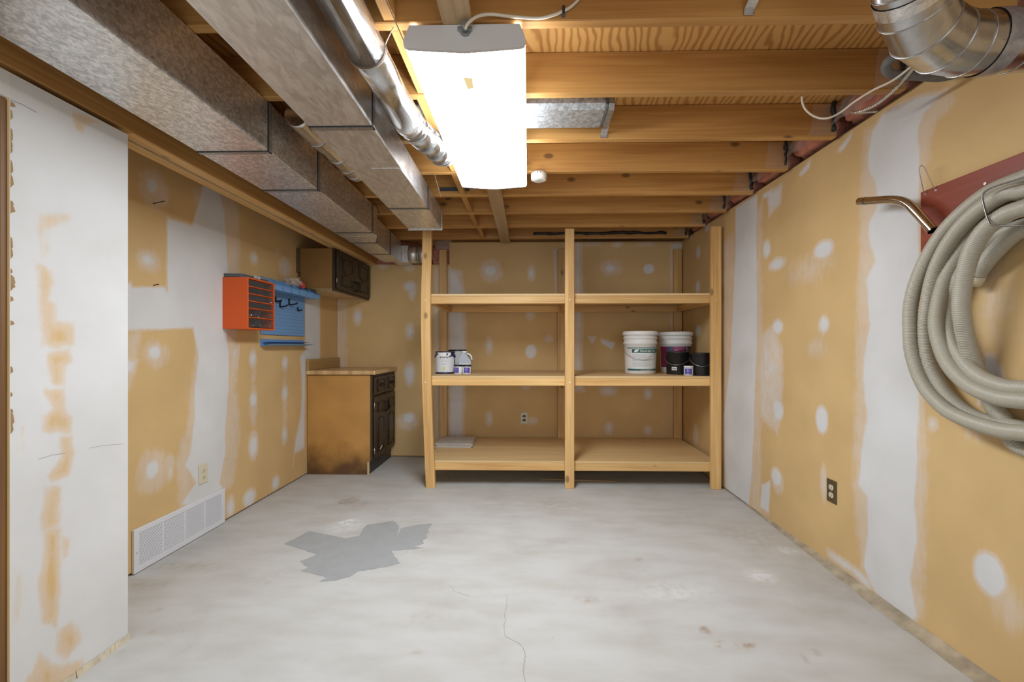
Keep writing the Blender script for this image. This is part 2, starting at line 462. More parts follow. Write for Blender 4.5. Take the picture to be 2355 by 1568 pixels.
# ------------------------------------------------------------------ drywall with joint compound
def sdf_poly(px, py, poly):
    """signed distance, positive inside"""
    d = np.full(px.shape, 1e9); inside = np.zeros(px.shape, bool)
    n = len(poly)
    for i in range(n):
        x0, y0 = poly[i]; x1, y1 = poly[(i+1) % n]
        ex, ey = x1-x0, y1-y0
        t = np.clip(((px-x0)*ex+(py-y0)*ey)/max(1e-12, ex*ex+ey*ey), 0, 1)
        d = np.minimum(d, np.hypot(px-x0-ex*t, py-y0-ey*t))
        if abs(ey) > 1e-12:
            c = ((y0 > py) != (y1 > py)) & (px < ex*(py-y0)/ey+x0)
            inside ^= c
    return np.where(inside, d, -d)
def smooth01(t):
    t = np.clip(t, 0, 1); return t*t*(3-2*t)
def mud_field(A, B, shapes, base):
    """A,B: wall coordinates of the vertices"""
    m = np.full(A.shape, float(base))
    for kind, pts, strength, soft in shapes:
        if kind == 'p':
            sd = sdf_poly(A, B, pts)
        else:
            (ca, cb), (ra, rb) = pts
            q = np.hypot((A-ca)/ra, (B-cb)/rb); sd = (1-q)*min(ra, rb)
        k = smooth01(sd/soft*.5+.5)
        if strength >= 0: m = np.maximum(m, strength*k)
        else: m = np.minimum(m, 1-(-strength)*k)
    return m
def grid_panel(name, a0, a1, b0, b1, step, f, shapes, base, mat, thick, normal, attrs=None, top=None):
    """wall panel with a dense front skin; f(a,b)->3D; normal points into the room"""
    na, nb = max(2, int((a1-a0)/step)), max(2, int((b1-b0)/step))
    A = np.linspace(a0, a1, na+1); B = np.linspace(0, 1, nb+1)
    GA, GB = np.meshgrid(A, B, indexing='ij')
    tb = b1 if top is None else None
    GBv = b0+GB*((b1-b0) if top is None else (top(GA)-b0))
    m = mud_field(GA, GBv, shapes, base)
    vs = [f(a, b) for a, b in zip(GA.ravel(), GBv.ravel())]
    idx = np.arange((na+1)*(nb+1)).reshape(na+1, nb+1)
    q = np.stack([idx[:-1, :-1], idx[1:, :-1], idx[1:, 1:], idx[:-1, 1:]], -1).reshape(-1, 4)
    v0, v1, v2 = Vector(vs[q[0][0]]), Vector(vs[q[0][1]]), Vector(vs[q[0][2]])
    if (v1-v0).cross(v2-v0).dot(Vector(normal)) < 0: q = q[:, ::-1]
    fs = [tuple(int(i) for i in r) for r in q]
    nrm = Vector(normal)*-thick
    n0 = len(vs)
    corners = [idx[0, 0], idx[-1, 0], idx[-1, -1], idx[0, -1]]
    vs += [tuple(Vector(vs[int(c)])+nrm) for c in corners]
    dup = len(vs)
    vs += [vs[int(c)] for c in corners]
    fs += [(n0, n0+1, n0+2, n0+3)]+[(dup+i, dup+(i+1) % 4, n0+(i+1) % 4, n0+i) for i in range(4)]
    me = bpy.data.meshes.new(name); me.from_pydata(vs, [], fs); me.update()
    at_ = me.attributes.new('mud', 'FLOAT', 'POINT')
    at_.data.foreach_set('value', np.concatenate([m.ravel(), np.zeros(8)]).astype(np.float32))
    o = bpy.data.objects.new(name, me); COL.objects.link(o); me.materials.append(mat)
    return tag(o, kind='structure')

M_DRY = drywall_mat()

# --- right wall: coordinates (Y, Z)
def R(u, v): p = at(u, v, X=XR); return (p.y, p.z)
def rp(pts, s=1., soft=.02): return ('p', [R(*p) for p in pts], s, soft)
def re(u, v, ru, rv, s=1., soft=.03):
    c = R(u, v); a = R(u-ru, v); b = R(u+ru, v); k = R(u, v-rv)
    return ('e', (c, (abs(a[0]-b[0])/2, abs(k[1]-c[1]))), s, soft)
right_shapes = [
    rp([(2030, 262), (2006, 300), (1996, 345), (1994, 385), (2012, 420), (2016, 470), (1996, 520), (2000, 560), (2012, 600), (1992, 640), (1995, 700),
        (1999, 745), (1985, 830), (1984, 870), (1993, 960), (1980, 1030), (1973, 1115), (1994, 1145), (1994, 1220), (1985, 1300), (2005, 1352), (2040, 1395), (2095, 1440), (2110, 1420),
        (2096, 1330), (2112, 1240), (2104, 1160), (2110, 1100), (2112, 1000), (2116, 930), (2108, 840), (2112, 700), (2116, 560), (2112, 480), (2118, 400), (2113, 300), (2125, 262), (2178, 208), (2110, 222), (2060, 245)], 1, .022),
    rp([(2060, 245), (2110, 222), (2190, 200), (2200, 230), (2150, 290), (2135, 400), (2130, 700), (2135, 1000), (2130, 1420), (2100, 1450), (1975, 1300), (1960, 1120), (1965, 800), (1975, 500), (1985, 300)], .45, .05),
    rp([(1692, 478), (1742, 446), (1740, 520), (1741, 640), (1742, 780), (1736, 900), (1734, 1000), (1730, 1080), (1722, 1165), (1668, 1122), (1664, 960), (1680, 820), (1684, 720), (1690, 600)], 1, .03),
    rp([(1660, 560), (1755, 450), (1756, 800), (1750, 1170), (1664, 1130)], .4, .06),
    re(1893, 574, 22, 20, 1), re(1787, 607, 17, 13, 1), re(1763, 572, 8, 20, 1), re(1894, 746, 11, 19, 1), re(1788, 752, 11, 17, 1),
    re(1890, 965, 14, 31, 1, .02), re(1789, 942, 12, 23, 1), re(1785, 1097, 12, 20, 1), re(1789, 1108, 14, 30, .45),
    rp([(1752, 1115), (1772, 1105), (1768, 1180), (1748, 1165)], 1, .02),
    re(1894, 1110, 6, 34, .8), re(2275, 1320, 38, 50, 1, .02), re(2310, 1390, 60, 70, .35, .08),
    rp([(1750, 770), (1780, 745), (1800, 800), (1800, 900), (1790, 1000), (1748, 960), (1742, 870)], .62, .05),
    rp([(1765, 445), (1800, 420), (1795, 470), (1768, 500)], .75, .03), rp([(1755, 448), (1778, 432), (1770, 452), (1756, 455)], 1, .02),
    rp([(1925, 345), (1960, 305), (1955, 320), (1935, 350)], 1, .02), rp([(1838, 400), (1865, 365), (1862, 385), (1842, 405)], 1, .02),
    rp([(2000, 1330), (1955, 1295), (1902, 1260), (1904, 1280), (1960, 1320), (2010, 1370)], .85, .03),
    rp([(2265, 815), (2290, 820), (2312, 880), (2290, 880), (2250, 930)], 1, .02), re(2145, 975, 9, 12, .9), re(2260, 1000, 60, 20, .35, .06),
    re(1626, 520, 5, 12, 1), re(1606, 580, 5, 16, .85), re(1605, 660, 5, 14, .85), re(1605, 760, 6, 14, .85), re(1606, 880, 6, 20, .5), re(1600, 1000, 6, 24, .6),
    re(1590, 540, 3, 12, .6), re(1662, 640, 4, 18, .5), re(2080, 640, 90, 40, .3, .1), re(1860, 620, 60, 40, .35, .1),
    re(2290, 700, 60, 120, .3, .1), re(1880, 800, 30, 30, .35, .06), re(1700, 1140, 60, 20, .4, .05)]
rw = grid_panel('wall_right', 1.05, YB+.02, .012, 2.19, .0125, lambda a, b: (XR, a, b), right_shapes, 0, M_DRY, .0127, (-1, 0, 0),
                top=lambda y: 2.146+np.clip((y-1.7)/2.8, 0, 1)*.032)
# --- left wall
def Lw(u, v): p = at(u, v, X=XL); return (p.y, p.z)
def lp(pts, s=1., soft=.02): return ('p', [Lw(*p) for p in pts], s, soft)
def le(u, v, ru, rv, s=1., soft=.04):
    c = Lw(u, v); a = Lw(u-ru, v); b = Lw(u+ru, v); k = Lw(u, v-rv)
    return ('e', (c, (abs(a[0]-b[0])/2, abs(k[1]-c[1]))), s, soft)
left_shapes = [
    lp([(384, 500), (442, 518), (468, 425), (500, 425), (515, 480), (521, 560), (526, 640), (522, 780), (527, 815), (526, 900), (519, 980), (519, 1040), (505, 1110), (515, 1122), (440, 1162), (415, 1160),
        (450, 1110), (425, 1070), (437, 1040), (447, 960), (447, 900), (456, 820), (444, 754), (290, 760), (286, 655), (302, 648), (303, 660), (380, 660), (385, 672)], 1, .018),
    lp([(440, 430), (520, 430), (552, 480), (555, 600), (545, 700), (548, 900), (555, 1000), (540, 1110), (470, 1190), (410, 1200), (405, 1060), (430, 960), (450, 760), (470, 560)], .42, .05),
    le(350, 428, 14, 20, 1), le(355, 435, 36, 45, .48, .06), le(341, 597, 17, 15, 1, .05), le(343, 600, 32, 28, .45, .06), le(356, 811, 15, 17, 1), le(358, 815, 35, 35, .42, .07),
    le(350, 1080, 17, 24, 1), le(352, 1085, 40, 55, .45, .06), le(392, 1085, 6, 14, .9), le(385, 1070, 20, 26, .45), lp([(290, 820), (315, 830), (305, 860), (285, 860)], .9, .04), lp([(286, 760), (330, 760), (300, 900), (285, 900)], .45, .05),
    le(584, 593, 9, 14, .8), le(656, 615, 14, 22, .6, .05), le(640, 580, 10, 8, .4), le(582, 825, 7, 18, 1), le(583, 920, 8, 18, 1), le(583, 945, 10, 40, .45), le(655, 835, 6, 14, 1), le(655, 905, 6, 17, 1),
    le(583, 1025, 10, 30, .9), le(654, 1000, 6, 20, .9), le(574, 1145, 14, 20, .9), le(634, 1110, 8, 14, 1), le(530, 1165, 8, 20, 1), le(583, 870, 8, 70, .35), le(655, 920, 8, 80, .33),
    lp([(532, 800), (552, 790), (548, 850), (530, 850)], .6, .03), lp([(675, 1045), (700, 1030), (704, 800), (690, 820), (694, 900), (690, 960), (678, 1020), (674, 1075)], .85, .03), lp([(702, 690), (736, 680), (736, 840), (702, 840)], 1, .03)]
lw = grid_panel('wall_left', 1.30, YB+.02, .012, ZD-.01, .0125, lambda a, b: (XL, a, b), left_shapes, 0, M_DRY, .0127, (1, 0, 0))
# --- partition at the left front, mostly skimmed white
def Sw(u, v): p = at(u, v, X=XS); return (p.y, p.z)
def sp_(pts, s=-.8, soft=.02): return ('p', [Sw(*p) for p in pts], s*.93, soft*1.4)
stub_shapes = [
    sp_([(92, 612), (115, 625), (119, 655), (108, 690), (122, 700), (126, 742), (165, 745), (168, 790), (148, 797), (100, 795), (95, 730), (92, 680)], -.85, .025),
    sp_([(108, 815), (160, 800), (165, 830), (148, 840), (146, 885), (118, 885)], -.75, .02), sp_([(100, 897), (146, 895), (150, 950), (162, 960), (161, 993), (100, 993), (96, 960), (125, 940)], -.8, .02),
    sp_([(135, 1004), (163, 1005), (170, 1045), (160, 1090), (118, 1105), (112, 1095), (145, 1050)], -.75, .02),
    sp_([(105, 1120), (138, 1124), (137, 1205), (98, 1222), (95, 1190)], -.72, .022), sp_([(105, 1222), (138, 1216), (139, 1330), (128, 1440), (98, 1430), (92, 1330), (105, 1260)], -.85, .022),
    sp_([(138, 1230), (165, 1235), (155, 1280), (142, 1290)], -.5, .02), sp_([(135, 1450), (165, 1425), (180, 1440), (185, 1475), (150, 1520), (130, 1500)], -.68, .025),
    sp_([(60, 1568), (90, 1500), (130, 1530), (190, 1515), (190, 1545), (120, 1610), (60, 1610)], -.68, .02), sp_([(35, 1300), (55, 1320), (50, 1420), (30, 1440)], -.45, .03), sp_([(45, 980), (62, 975), (52, 1040), (40, 1040)], -.5, .03),
    sp_([(165, 250), (235, 282), (205, 285), (190, 310), (170, 295)], -.62, .012), sp_([(82, 490), (165, 485), (165, 510), (110, 530), (115, 580), (95, 600), (80, 520)], -.42, .02)]
M_WOODEDGE = beam_wood('z')
st = grid_panel('wall_left_front', 1.287, 1.676, 0, 1.925, .008, lambda a, b: (XS, a, b), stub_shapes, .95, M_DRY, .0127, (1, 0, 0))
# torn bottom lip of the partition
lip = MB()
py = [1.30+.02*i for i in range(20)]
for a, b in zip(py, py[1:]):
    w0, w1 = .002+.004*random.random(), .002+.004*random.random()
    lip.add([(XS+w0, a, 0), (XS+w1, b, 0), (XS+w1*.5, b, .018+.01*random.random()), (XS+w0*.5, a, .018+.01*random.random())], [(0, 1, 2, 3)])
lip.build('torn_paper_edge', plain('torn_paper', (.63, .55, .40), .8, noise=.2, nscale=30), st)
tp = random.Random(9)
for k in range(26):
    z = .75+tp.random()*1.08; y = 1.289; w0 = tp.uniform(.003, .011); h0 = tp.uniform(.012, .05)
    MB().add([(XS+.0004, y, z), (XS+.003, y+w0, z+h0*.3), (XS+.002, y+w0*.7, z+h0*.8), (XS+.0004, y, z+h0)], [(0, 1, 2, 3)]).build('torn_paper', plain('torn_brown_paper', (.36, .22, .10), .9), st)
def pencil(pts, w, col):
    P = [Sw(*p) for p in pts]; v = []
    for a_, b_ in P: v += [(XS+.0005, a_, b_-w), (XS+.0005, a_, b_+w)]
    MB().add(v, [(2*i, 2*i+2, 2*i+3, 2*i+1) for i in range(len(P)-1)]).build('pencil_mark', plain('pencil_'+col[0], col[1], .8), st)
pencil([(24, 230), (50, 240), (85, 259)], .0014, ('violet', (.36, .33, .42)))
pencil([(88, 1056), (120, 1046), (150, 1042)], .0010, ('grey', (.42, .40, .38)))
pencil([(205, 1030), (240, 1024), (285, 1020)], .0007, ('grey', (.42, .40, .38)))
plain_dry = plain('bare_drywall', (.60, .44, .25), .8, noise=.08, nscale=3)
white_dry = plain('skimmed_drywall', (.68, .66, .63), .8, noise=.06, nscale=3)
# rest of the shell
MB().box(XS-.0127, XS, .30, 1.287, 1.849, 1.925).build('lintel_drywall', white_dry, st)
MB().box(XS-.0127, XS, YREAR, .30, 0, 1.925).build('drywall_sheet', white_dry, st)
board('stud', XS-.105, XS-.0135, 1.294, 1.332, 0, 1.925, beam_wood('z'), st)
board('stud', XS-.105, XS-.0135, 1.634, 1.672, 0, 1.925, beam_wood('z'), st)
board('jamb', XS-.105, XS-.008, 1.268, 1.292, 0, 1.845, wood('z', (.21, .10, .03), (.13, .055, .015), name='dark_jamb', knots=.5), st)  # jamb lumber with its base colour tuned darker than the studs
MB().box(XS-.12, XS-.107, 1.30, 1.676, 0, 1.925).build('drywall_sheet', white_dry, st)
MB().box(XL-.0127, XS-.02, 1.6769, 1.682, 0, 1.925).build('end_drywall', white_dry, st)
def shell(name, *b, mat=plain_dry): return tag(MB().box(*b).build(name, mat), kind='structure')
MB().box(XR, XR+.0127, YREAR, 1.05, .012, 2.146).build('drywall_sheet', plain_dry, rw)
shell('wall_hall', -2.75, -2.7, YREAR, 1.68, 0, ZD, mat=white_dry)
shell('wall_foundation', XR+.16, XR+.21, YREAR, 5.05, 0, ZD, mat=plain('foundation', (.30, .28, .26), .9, noise=.2))
shell('wall_rim', -2.7, XR+.2, 5.0, 5.05, 0, ZD, mat=plain('rim', (.06, .035, .03), .9, noise=.2))
# --- back wall: coordinates (X, Z)
def Bw(u, v): p = at(u, v, Y=YB); return (p.x, p.z)
def bp_(pts, s=1., soft=.02): return ('p', [Bw(*p) for p in pts], s, soft)
def be(u, v, ru, rv, s=.9, soft=.04):
    c = Bw(u, v); a = Bw(u-ru, v); k = Bw(u, v-rv)
    return ('e', (c, (abs(a[0]-c[0]), abs(k[1]-c[1]))), s, soft)
back_shapes = [be(1128, 622, 15, 14), be(1130, 622, 28, 28, .45, .06), be(1222, 628, 7, 14), be(1403, 617, 12, 11), be(1405, 615, 28, 20, .42, .06), be(1492, 618, 12, 11, 1, .02), be(1125, 795, 7, 18, .8), be(1221, 808, 12, 16, 1, .02),
    be(1262, 780, 9, 8, .6), bp_([(1350, 772), (1372, 774), (1362, 792)], .75, .02), bp_([(1380, 778), (1415, 788), (1408, 804), (1385, 790)], .9, .02), be(1220, 725, 10, 12, .6), be(1125, 963, 8, 15, .8), be(1398, 898, 18, 11, .8), be(1490, 905, 8, 12, .9),
    be(1400, 985, 9, 14, .8), be(1490, 990, 9, 10, .7), be(1222, 968, 14, 9, .6), be(1210, 888, 10, 10, .5), be(1420, 562, 10, 6, .8), be(1360, 562, 22, 5, .5), be(1485, 560, 24, 6, .5),
    bp_([(1030, 615), (1060, 625), (1068, 680), (1072, 800), (1068, 900), (1066, 1010), (1030, 1010)], .78, .05), bp_([(1322, 556), (1337, 556), (1340, 700), (1338, 860), (1345, 900), (1322, 900)], .78, .05), bp_([(1272, 575), (1284, 570), (1284, 690), (1278, 690)], .6, .03),
    bp_([(1543, 560), (1572, 556), (1572, 1010), (1548, 1010)], .7, .05),
    be(942, 658, 13, 12), bp_([(936, 668), (958, 660), (952, 692), (944, 690)], .7, .03), be(822, 728, 9, 17, .9), be(943, 762, 10, 18, .8), be(942, 860, 11, 24, .9), be(940, 962, 14, 13, .9), be(938, 970, 26, 22, .45, .05), be(882, 613, 10, 6, .7), be(942, 614, 12, 10, .6),
    bp_([(762, 690), (782, 690), (780, 850), (764, 850)], .85, .03), bp_([(740, 690), (800, 690), (800, 850), (740, 850)], .4, .05), be(960, 1050, 20, 5, .4), bp_([(998, 615), (1010, 612), (1010, 1010), (1000, 1010)], .55, .03)]
wb = grid_panel('wall_back', XL, -.80, .012, 1.95, .0125, lambda a, b: (a, YB, b), back_shapes, 0, M_DRY, .0127, (0, -1, 0))
wb2 = grid_panel('wall_back_right', -.80, XR, .012, 2.174, .0125, lambda a, b: (a, YB, b), back_shapes, 0, M_DRY, .0127, (0, -1, 0))

# bottom plates behind the drywall, added to stop light leaking under it
for nm_, q_ in (('wall_left', (XL-.052, XL-.014, 1.69, YB, 0, .038)), ('wall_right', (XR+.014, XR+.052, YREAR, YB, 0, .038)), ('wall_back', (XL, XR, YB+.014, YB+.052, 0, .038))):
    board('bottom_plate', *q_, beam_wood('y' if nm_ != 'wall_back' else 'x'), {'wall_left': lw, 'wall_right': rw, 'wall_back': wb}[nm_])
shell('wall_light_stop', -2.7, XL-.06, 1.685, 1.70, 0, ZD, mat=plain_dry)  # unseen partition added to block light leaking in behind the left wall
# --- floor
fl_mat = concrete_mat()
def floor_obj():
    x0, x1, y0, y1, stp = -2.0, 1.75, .9, YB+.1, .014
    nx, ny = int((x1-x0)/stp), int((y1-y0)/stp)
    X, Y = np.meshgrid(np.linspace(x0, x1, nx+1), np.linspace(y0, y1, ny+1), indexing='ij')
    def F(u, v): p = at(u, v, Z=0); return (p.x, p.y)
    def fe(u, v, ru, rv, s=1., soft=.02):
        c = F(u, v); a = F(u-ru, v); k = F(u, v-rv)
        return ('e', (c, (abs(a[0]-c[0]), abs(k[1]-c[1]))), s, soft)
    def fp(pts, s, soft): return ('p', [F(*p) for p in pts], s, soft)
    stain = [fe(1355, 1380, 22, 7, .6, .03), fp([(1608, 1442), (1620, 1440), (1637, 1452), (1632, 1460), (1612, 1452)], 1, .012), fp([(1690, 1478), (1737, 1480), (1735, 1490), (1700, 1490)], 1, .012), fe(1650, 1487, 5, 3, 1, .01), fe(1656, 1476, 6, 3, .8, .01),
             fp([(1860, 1492), (1880, 1496), (1890, 1506), (1880, 1506)], .7, .012), fp([(1838, 1503), (1850, 1510), (1866, 1528), (1858, 1526)], .6, .012), fe(802, 1153, 21, 10, .55, .02), fe(820, 1158, 30, 8, .3, .03), fe(1470, 1286, 10, 4, .5, .02),
             fe(958, 1501, 7, 4, .6, .02), fe(360, 1404, 9, 5, .5, .02), fe(355, 1450, 8, 6, .4, .02), fe(425, 1488, 10, 4, .6, .015), fe(410, 1499, 6, 3, .6, .015), fe(277, 1500, 5, 2, .9, .01), fe(395, 1300, 90, 6, .45, .05), fe(330, 1345, 40, 8, .5, .05), fe(620, 1330, 25, 14, .25, .05),
             fe(1290, 1160, 60, 18, .22, .08), fe(1720, 1230, 70, 25, .25, .1), fe(2000, 1370, 60, 30, .25, .08), fe(970, 1420, 30, 8, .3, .03), fe(1010, 1100, 60, 14, .35, .08)]
    chalk = [fe(800, 1200, 24, 8, 1, .03), fe(795, 1210, 40, 14, .5, .05), fe(1805, 1265, 25, 8, .7, .04), fe(1750, 1325, 30, 14, .8, .05), fe(1560, 1360, 60, 18, .5, .1), fe(1830, 1140, 40, 8, .4, .06), fe(940, 1250, 40, 20, .35, .08)]
    s = mud_field(X, Y, stain, 0); c = mud_field(X, Y, chalk, 0)
    vs = np.stack([X.ravel(), Y.ravel(), np.zeros(X.size)], 1).tolist()
    idx = np.arange(X.size).reshape(nx+1, ny+1)
    q = np.stack([idx[:-1, :-1], idx[1:, :-1], idx[1:, 1:], idx[:-1, 1:]], -1).reshape(-1, 4).tolist()
    n0 = len(vs)
    def quad(a, b, cc, d, z):
        n = len(vs); vs.extend([(a, cc, z), (b, cc, z), (b, d, z), (a, d, z)]); q.append([n, n+1, n+2, n+3])
    quad(-3, 1.75, YREAR-.05, y0, 0); quad(-3, -2.0, y0, 5.05, 0); quad(-2.0, 1.75, y1, 5.05, 0)
    quad(-3, 1.75, YREAR-.05, 5.05, -.06)
    me = bpy.data.meshes.new('floor'); me.from_pydata(vs, [], q); me.update()
    for nm, arr in (('stain', s), ('chalk', c)):
        a = me.attributes.new(nm, 'FLOAT', 'POINT')
        a.data.foreach_set('value', np.concatenate([arr.ravel(), np.zeros(len(vs)-n0)]).astype(np.float32))
    o = bpy.data.objects.new('floor', me); COL.objects.link(o); me.materials.append(fl_mat)
    return tag(o, kind='structure')
floor = floor_obj()
def floor_poly(pts, z, rag, seed):
    rnd = random.Random(seed)
    P = [Vector(at(u, v, Z=0)) for u, v in pts]; out = []
    for a, b in zip(P, P[1:]+P[:1]):
        n = max(1, int((b-a).length/.012)); d = (b-a); nn = Vector((-d.y, d.x, 0)).normalized()
        for k in range(n): out.append(a+d*k/n+nn*rnd.uniform(-rag, rag)*(k > 0))
    bm = bmesh.new(); vs = [bm.verts.new((p.x, p.y, z)) for p in out]; f = bm.faces.new(vs)
    bmesh.ops.triangulate(bm, faces=[f]); bmesh.ops.recalc_face_normals(bm, faces=bm.faces)
    me = bpy.data.meshes.new('p'); bm.to_mesh(me); bm.free(); return me
grey_paint = plain('grey_floor_paint', (.345, .355, .355), .55, noise=.06, nscale=14)
def flat(name, me, mat, parent):
    o = bpy.data.objects.new(name, me); COL.objects.link(o); me.materials.append(mat); o.parent = parent
    if me.polygons and me.polygons[0].normal.z < 0: me.flip_normals()
    return o
flat('paint_patch', floor_poly([(652, 1251), (712, 1221), (794, 1238), (826, 1232), (842, 1208), (905, 1197), (917, 1208), (914, 1234), (922, 1215), (950, 1208), (995, 1203), (984, 1218), (988, 1223), (980, 1230), (984, 1236), (972, 1243), (976, 1250), (952, 1256),
      (975, 1260), (940, 1264), (900, 1266), (910, 1282), (921, 1295), (890, 1303), (822, 1314), (805, 1326), (772, 1335), (735, 1337), (752, 1328), (722, 1320), (692, 1312), (708, 1305), (690, 1290), (728, 1276), (700, 1265)], .0006, .004, 3), grey_paint, floor)
def ribbon(pts, w, z, mat, name, parent):
    P = [at(u, v, Z=0) for u, v in pts]; vs = []
    rnd = random.Random(4); Q = []
    for a, b in zip(P, P[1:]):
        for k in range(6): Q.append(a.lerp(b, k/6)+Vector((rnd.uniform(-.004, .004), rnd.uniform(-.004, .004), 0)))
    Q.append(P[-1])
    for i, p in enumerate(Q):
        d = (Q[min(i+1, len(Q)-1)]-Q[max(0, i-1)]); n = Vector((-d.y, d.x, 0)).normalized()*w*rnd.uniform(.4, 1)
        vs += [(p.x+n.x, p.y+n.y, z), (p.x-n.x, p.y-n.y, z)]
    return MB().add(vs, [(2*i, 2*i+1, 2*i+3, 2*i+2) for i in range(len(Q)-1)]).build(name, mat, parent)
crk = plain('crack_line', (.30, .27, .23), .9)  # dark tone of the hairline cracks in the slab
ribbon([(1168, 1365), (1162, 1410), (1158, 1452), (1164, 1466), (1195, 1478), (1208, 1500), (1206, 1530), (1203, 1545), (1210, 1568), (1214, 1600)], .0011, .0005, crk, 'crack', floor)
ribbon([(1035, 1345), (1045, 1360), (1080, 1372)], .0008, .0005, crk, 'crack', floor)
# twisted scuff ring on the slab
ring = MB()
cp = at(802, 1153, Z=0)
for k in range(3):
    ring.tube([(cp.x+(.055-.014*k)*math.cos(t)*1.25, cp.y+(.045-.012*k)*math.sin(t), .0006) for t in [i*PI/14+k for i in range(22)]], .0016, 5)
ring.build('adhesive_scuff', plain('scuff', (.36, .33, .26), .8), floor)

# ------------------------------------------------------------------ ceiling: subfloor + joists
M_PLY = plywood_mat()
ceil = tag(MB().box(-2.75, XR+.2, YREAR, 5.05, ZD, ZD+.018).build('ceiling', M_PLY), kind='structure')
JW = joist_wood('x')
jl = XR-.03+2.7
jmesh = MB().box(-jl/2, jl/2, 0, .038, 0, ZD-ZJ-.0005).mesh('joist', .003); jmesh.materials.append(JW)
JY = [1.411+.406*i for i in range(-9, 8)]
for y in JY:
    o = bpy.data.objects.new('joist', jmesh); COL.objects.link(o); o.parent = ceil
    o.location = (-2.7+jl/2, y, ZJ)
rim = board('rim_joist', -2.7, XR+.15, 4.66, 4.698, ZJ, ZD-.001, JW, ceil)
# solid blocking between joists, strapping under them
for y in JY:
    if .8 < y < 4.2:
        dx = random.uniform(-.012, .012)
        board('blocking', -.455+dx, -.417+dx, y+.040, y+.404, ZJ+.004, ZD-.004, joist_wood('y'), ceil)
board('strapping_board', -.268, -.174, .6, 4.35, ZJ-.0195, ZJ-.0005, wood('y', (.52, .36, .20), (.36, .23, .11), name='strapping', knots=.5), ceil)
# steel bridging straps
M_STRAP = galv('strap_steel', (.62, .62, .62), 90, .15, .35)
for x, y in ((.372, 1.817), (.686, 1.005)):
    s = MB(); y0, y1 = y+.040, y+.404
    s.add([(x-.016, y0, ZD-.03), (x+.016, y0, ZD-.03), (x+.016, y1-.004, ZJ+.02), (x-.016, y1-.004, ZJ+.02), (x-.016, y0, ZD-.0285), (x+.016, y0, ZD-.0285), (x+.016, y1-.004, ZJ+.0225), (x-.016, y1-.004, ZJ+.0225)],
          [(0, 1, 2, 3), (7, 6, 5, 4), (0, 4, 5, 1), (1, 5, 6, 2), (2, 6, 7, 3), (3, 7, 4, 0)])
    s.box(x-.016, x+.016, y1-.0055, y1-.003, ZJ+.004, ZJ+.022)
    s.build('bridging_strap', M_STRAP, ceil)
MB().box(-.60, -.40, 3.026, 3.033, ZJ+.03, ZJ+.055).build('nail_plate', plain('dark_steel', (.08, .09, .10), .5, .6), ceil)

# header framing over the left wall
hb = thing('header_beam', 'brown lumber header running over the left wall below the ducts', 'beam', (XS, 1.5, 1.94))
def rel(o, p): o.parent = p; o.location = Vector(o.location)-Vector(p.location); return o
rel(board('face_board', XS-.040, XS-.002, .2, 4.47, EYE+.826, ZJ-.002, beam_wood('y')), hb)
rel(board('bottom_plate', XS-.058, XS-.004, 1.70, 4.46, EYE+.8245, EYE+.826-.0002, wood('y', (.66, .42, .17), (.50, .28, .09), name='plate_lumber', knots=.6)), hb)
rel(board('drywall_strip', XS-.084, XS-.0585, 1.70, 4.46, EYE+.829, EYE+.90, plain('grey_paper', (.30, .26, .21), .9, noise=.25, nscale=12)), hb)
rel(board('inner_plate', XS-.140, XS-.0845, 1.70, 4.46, EYE+.825, EYE+.863, wood('y', (.66, .42, .17), (.50, .28, .09), name='plate_lumber', knots=.6)), hb)
rel(board('inner_board', XS-.140, XS-.102, .2, 4.46, EYE+.8635, ZJ-.002, beam_wood('y')), hb)
for u, v, ln in ((352, 468, 1), (353, 656, .45)):
    p = at(u, v, X=XL)
    nl = MB().tube([p, p+Vector((.06, .0, .012))*ln], .0024, 6)
    nl.build('bent_nail', plain('rusty_nail', (.09, .05, .03), .6, .5), lw)

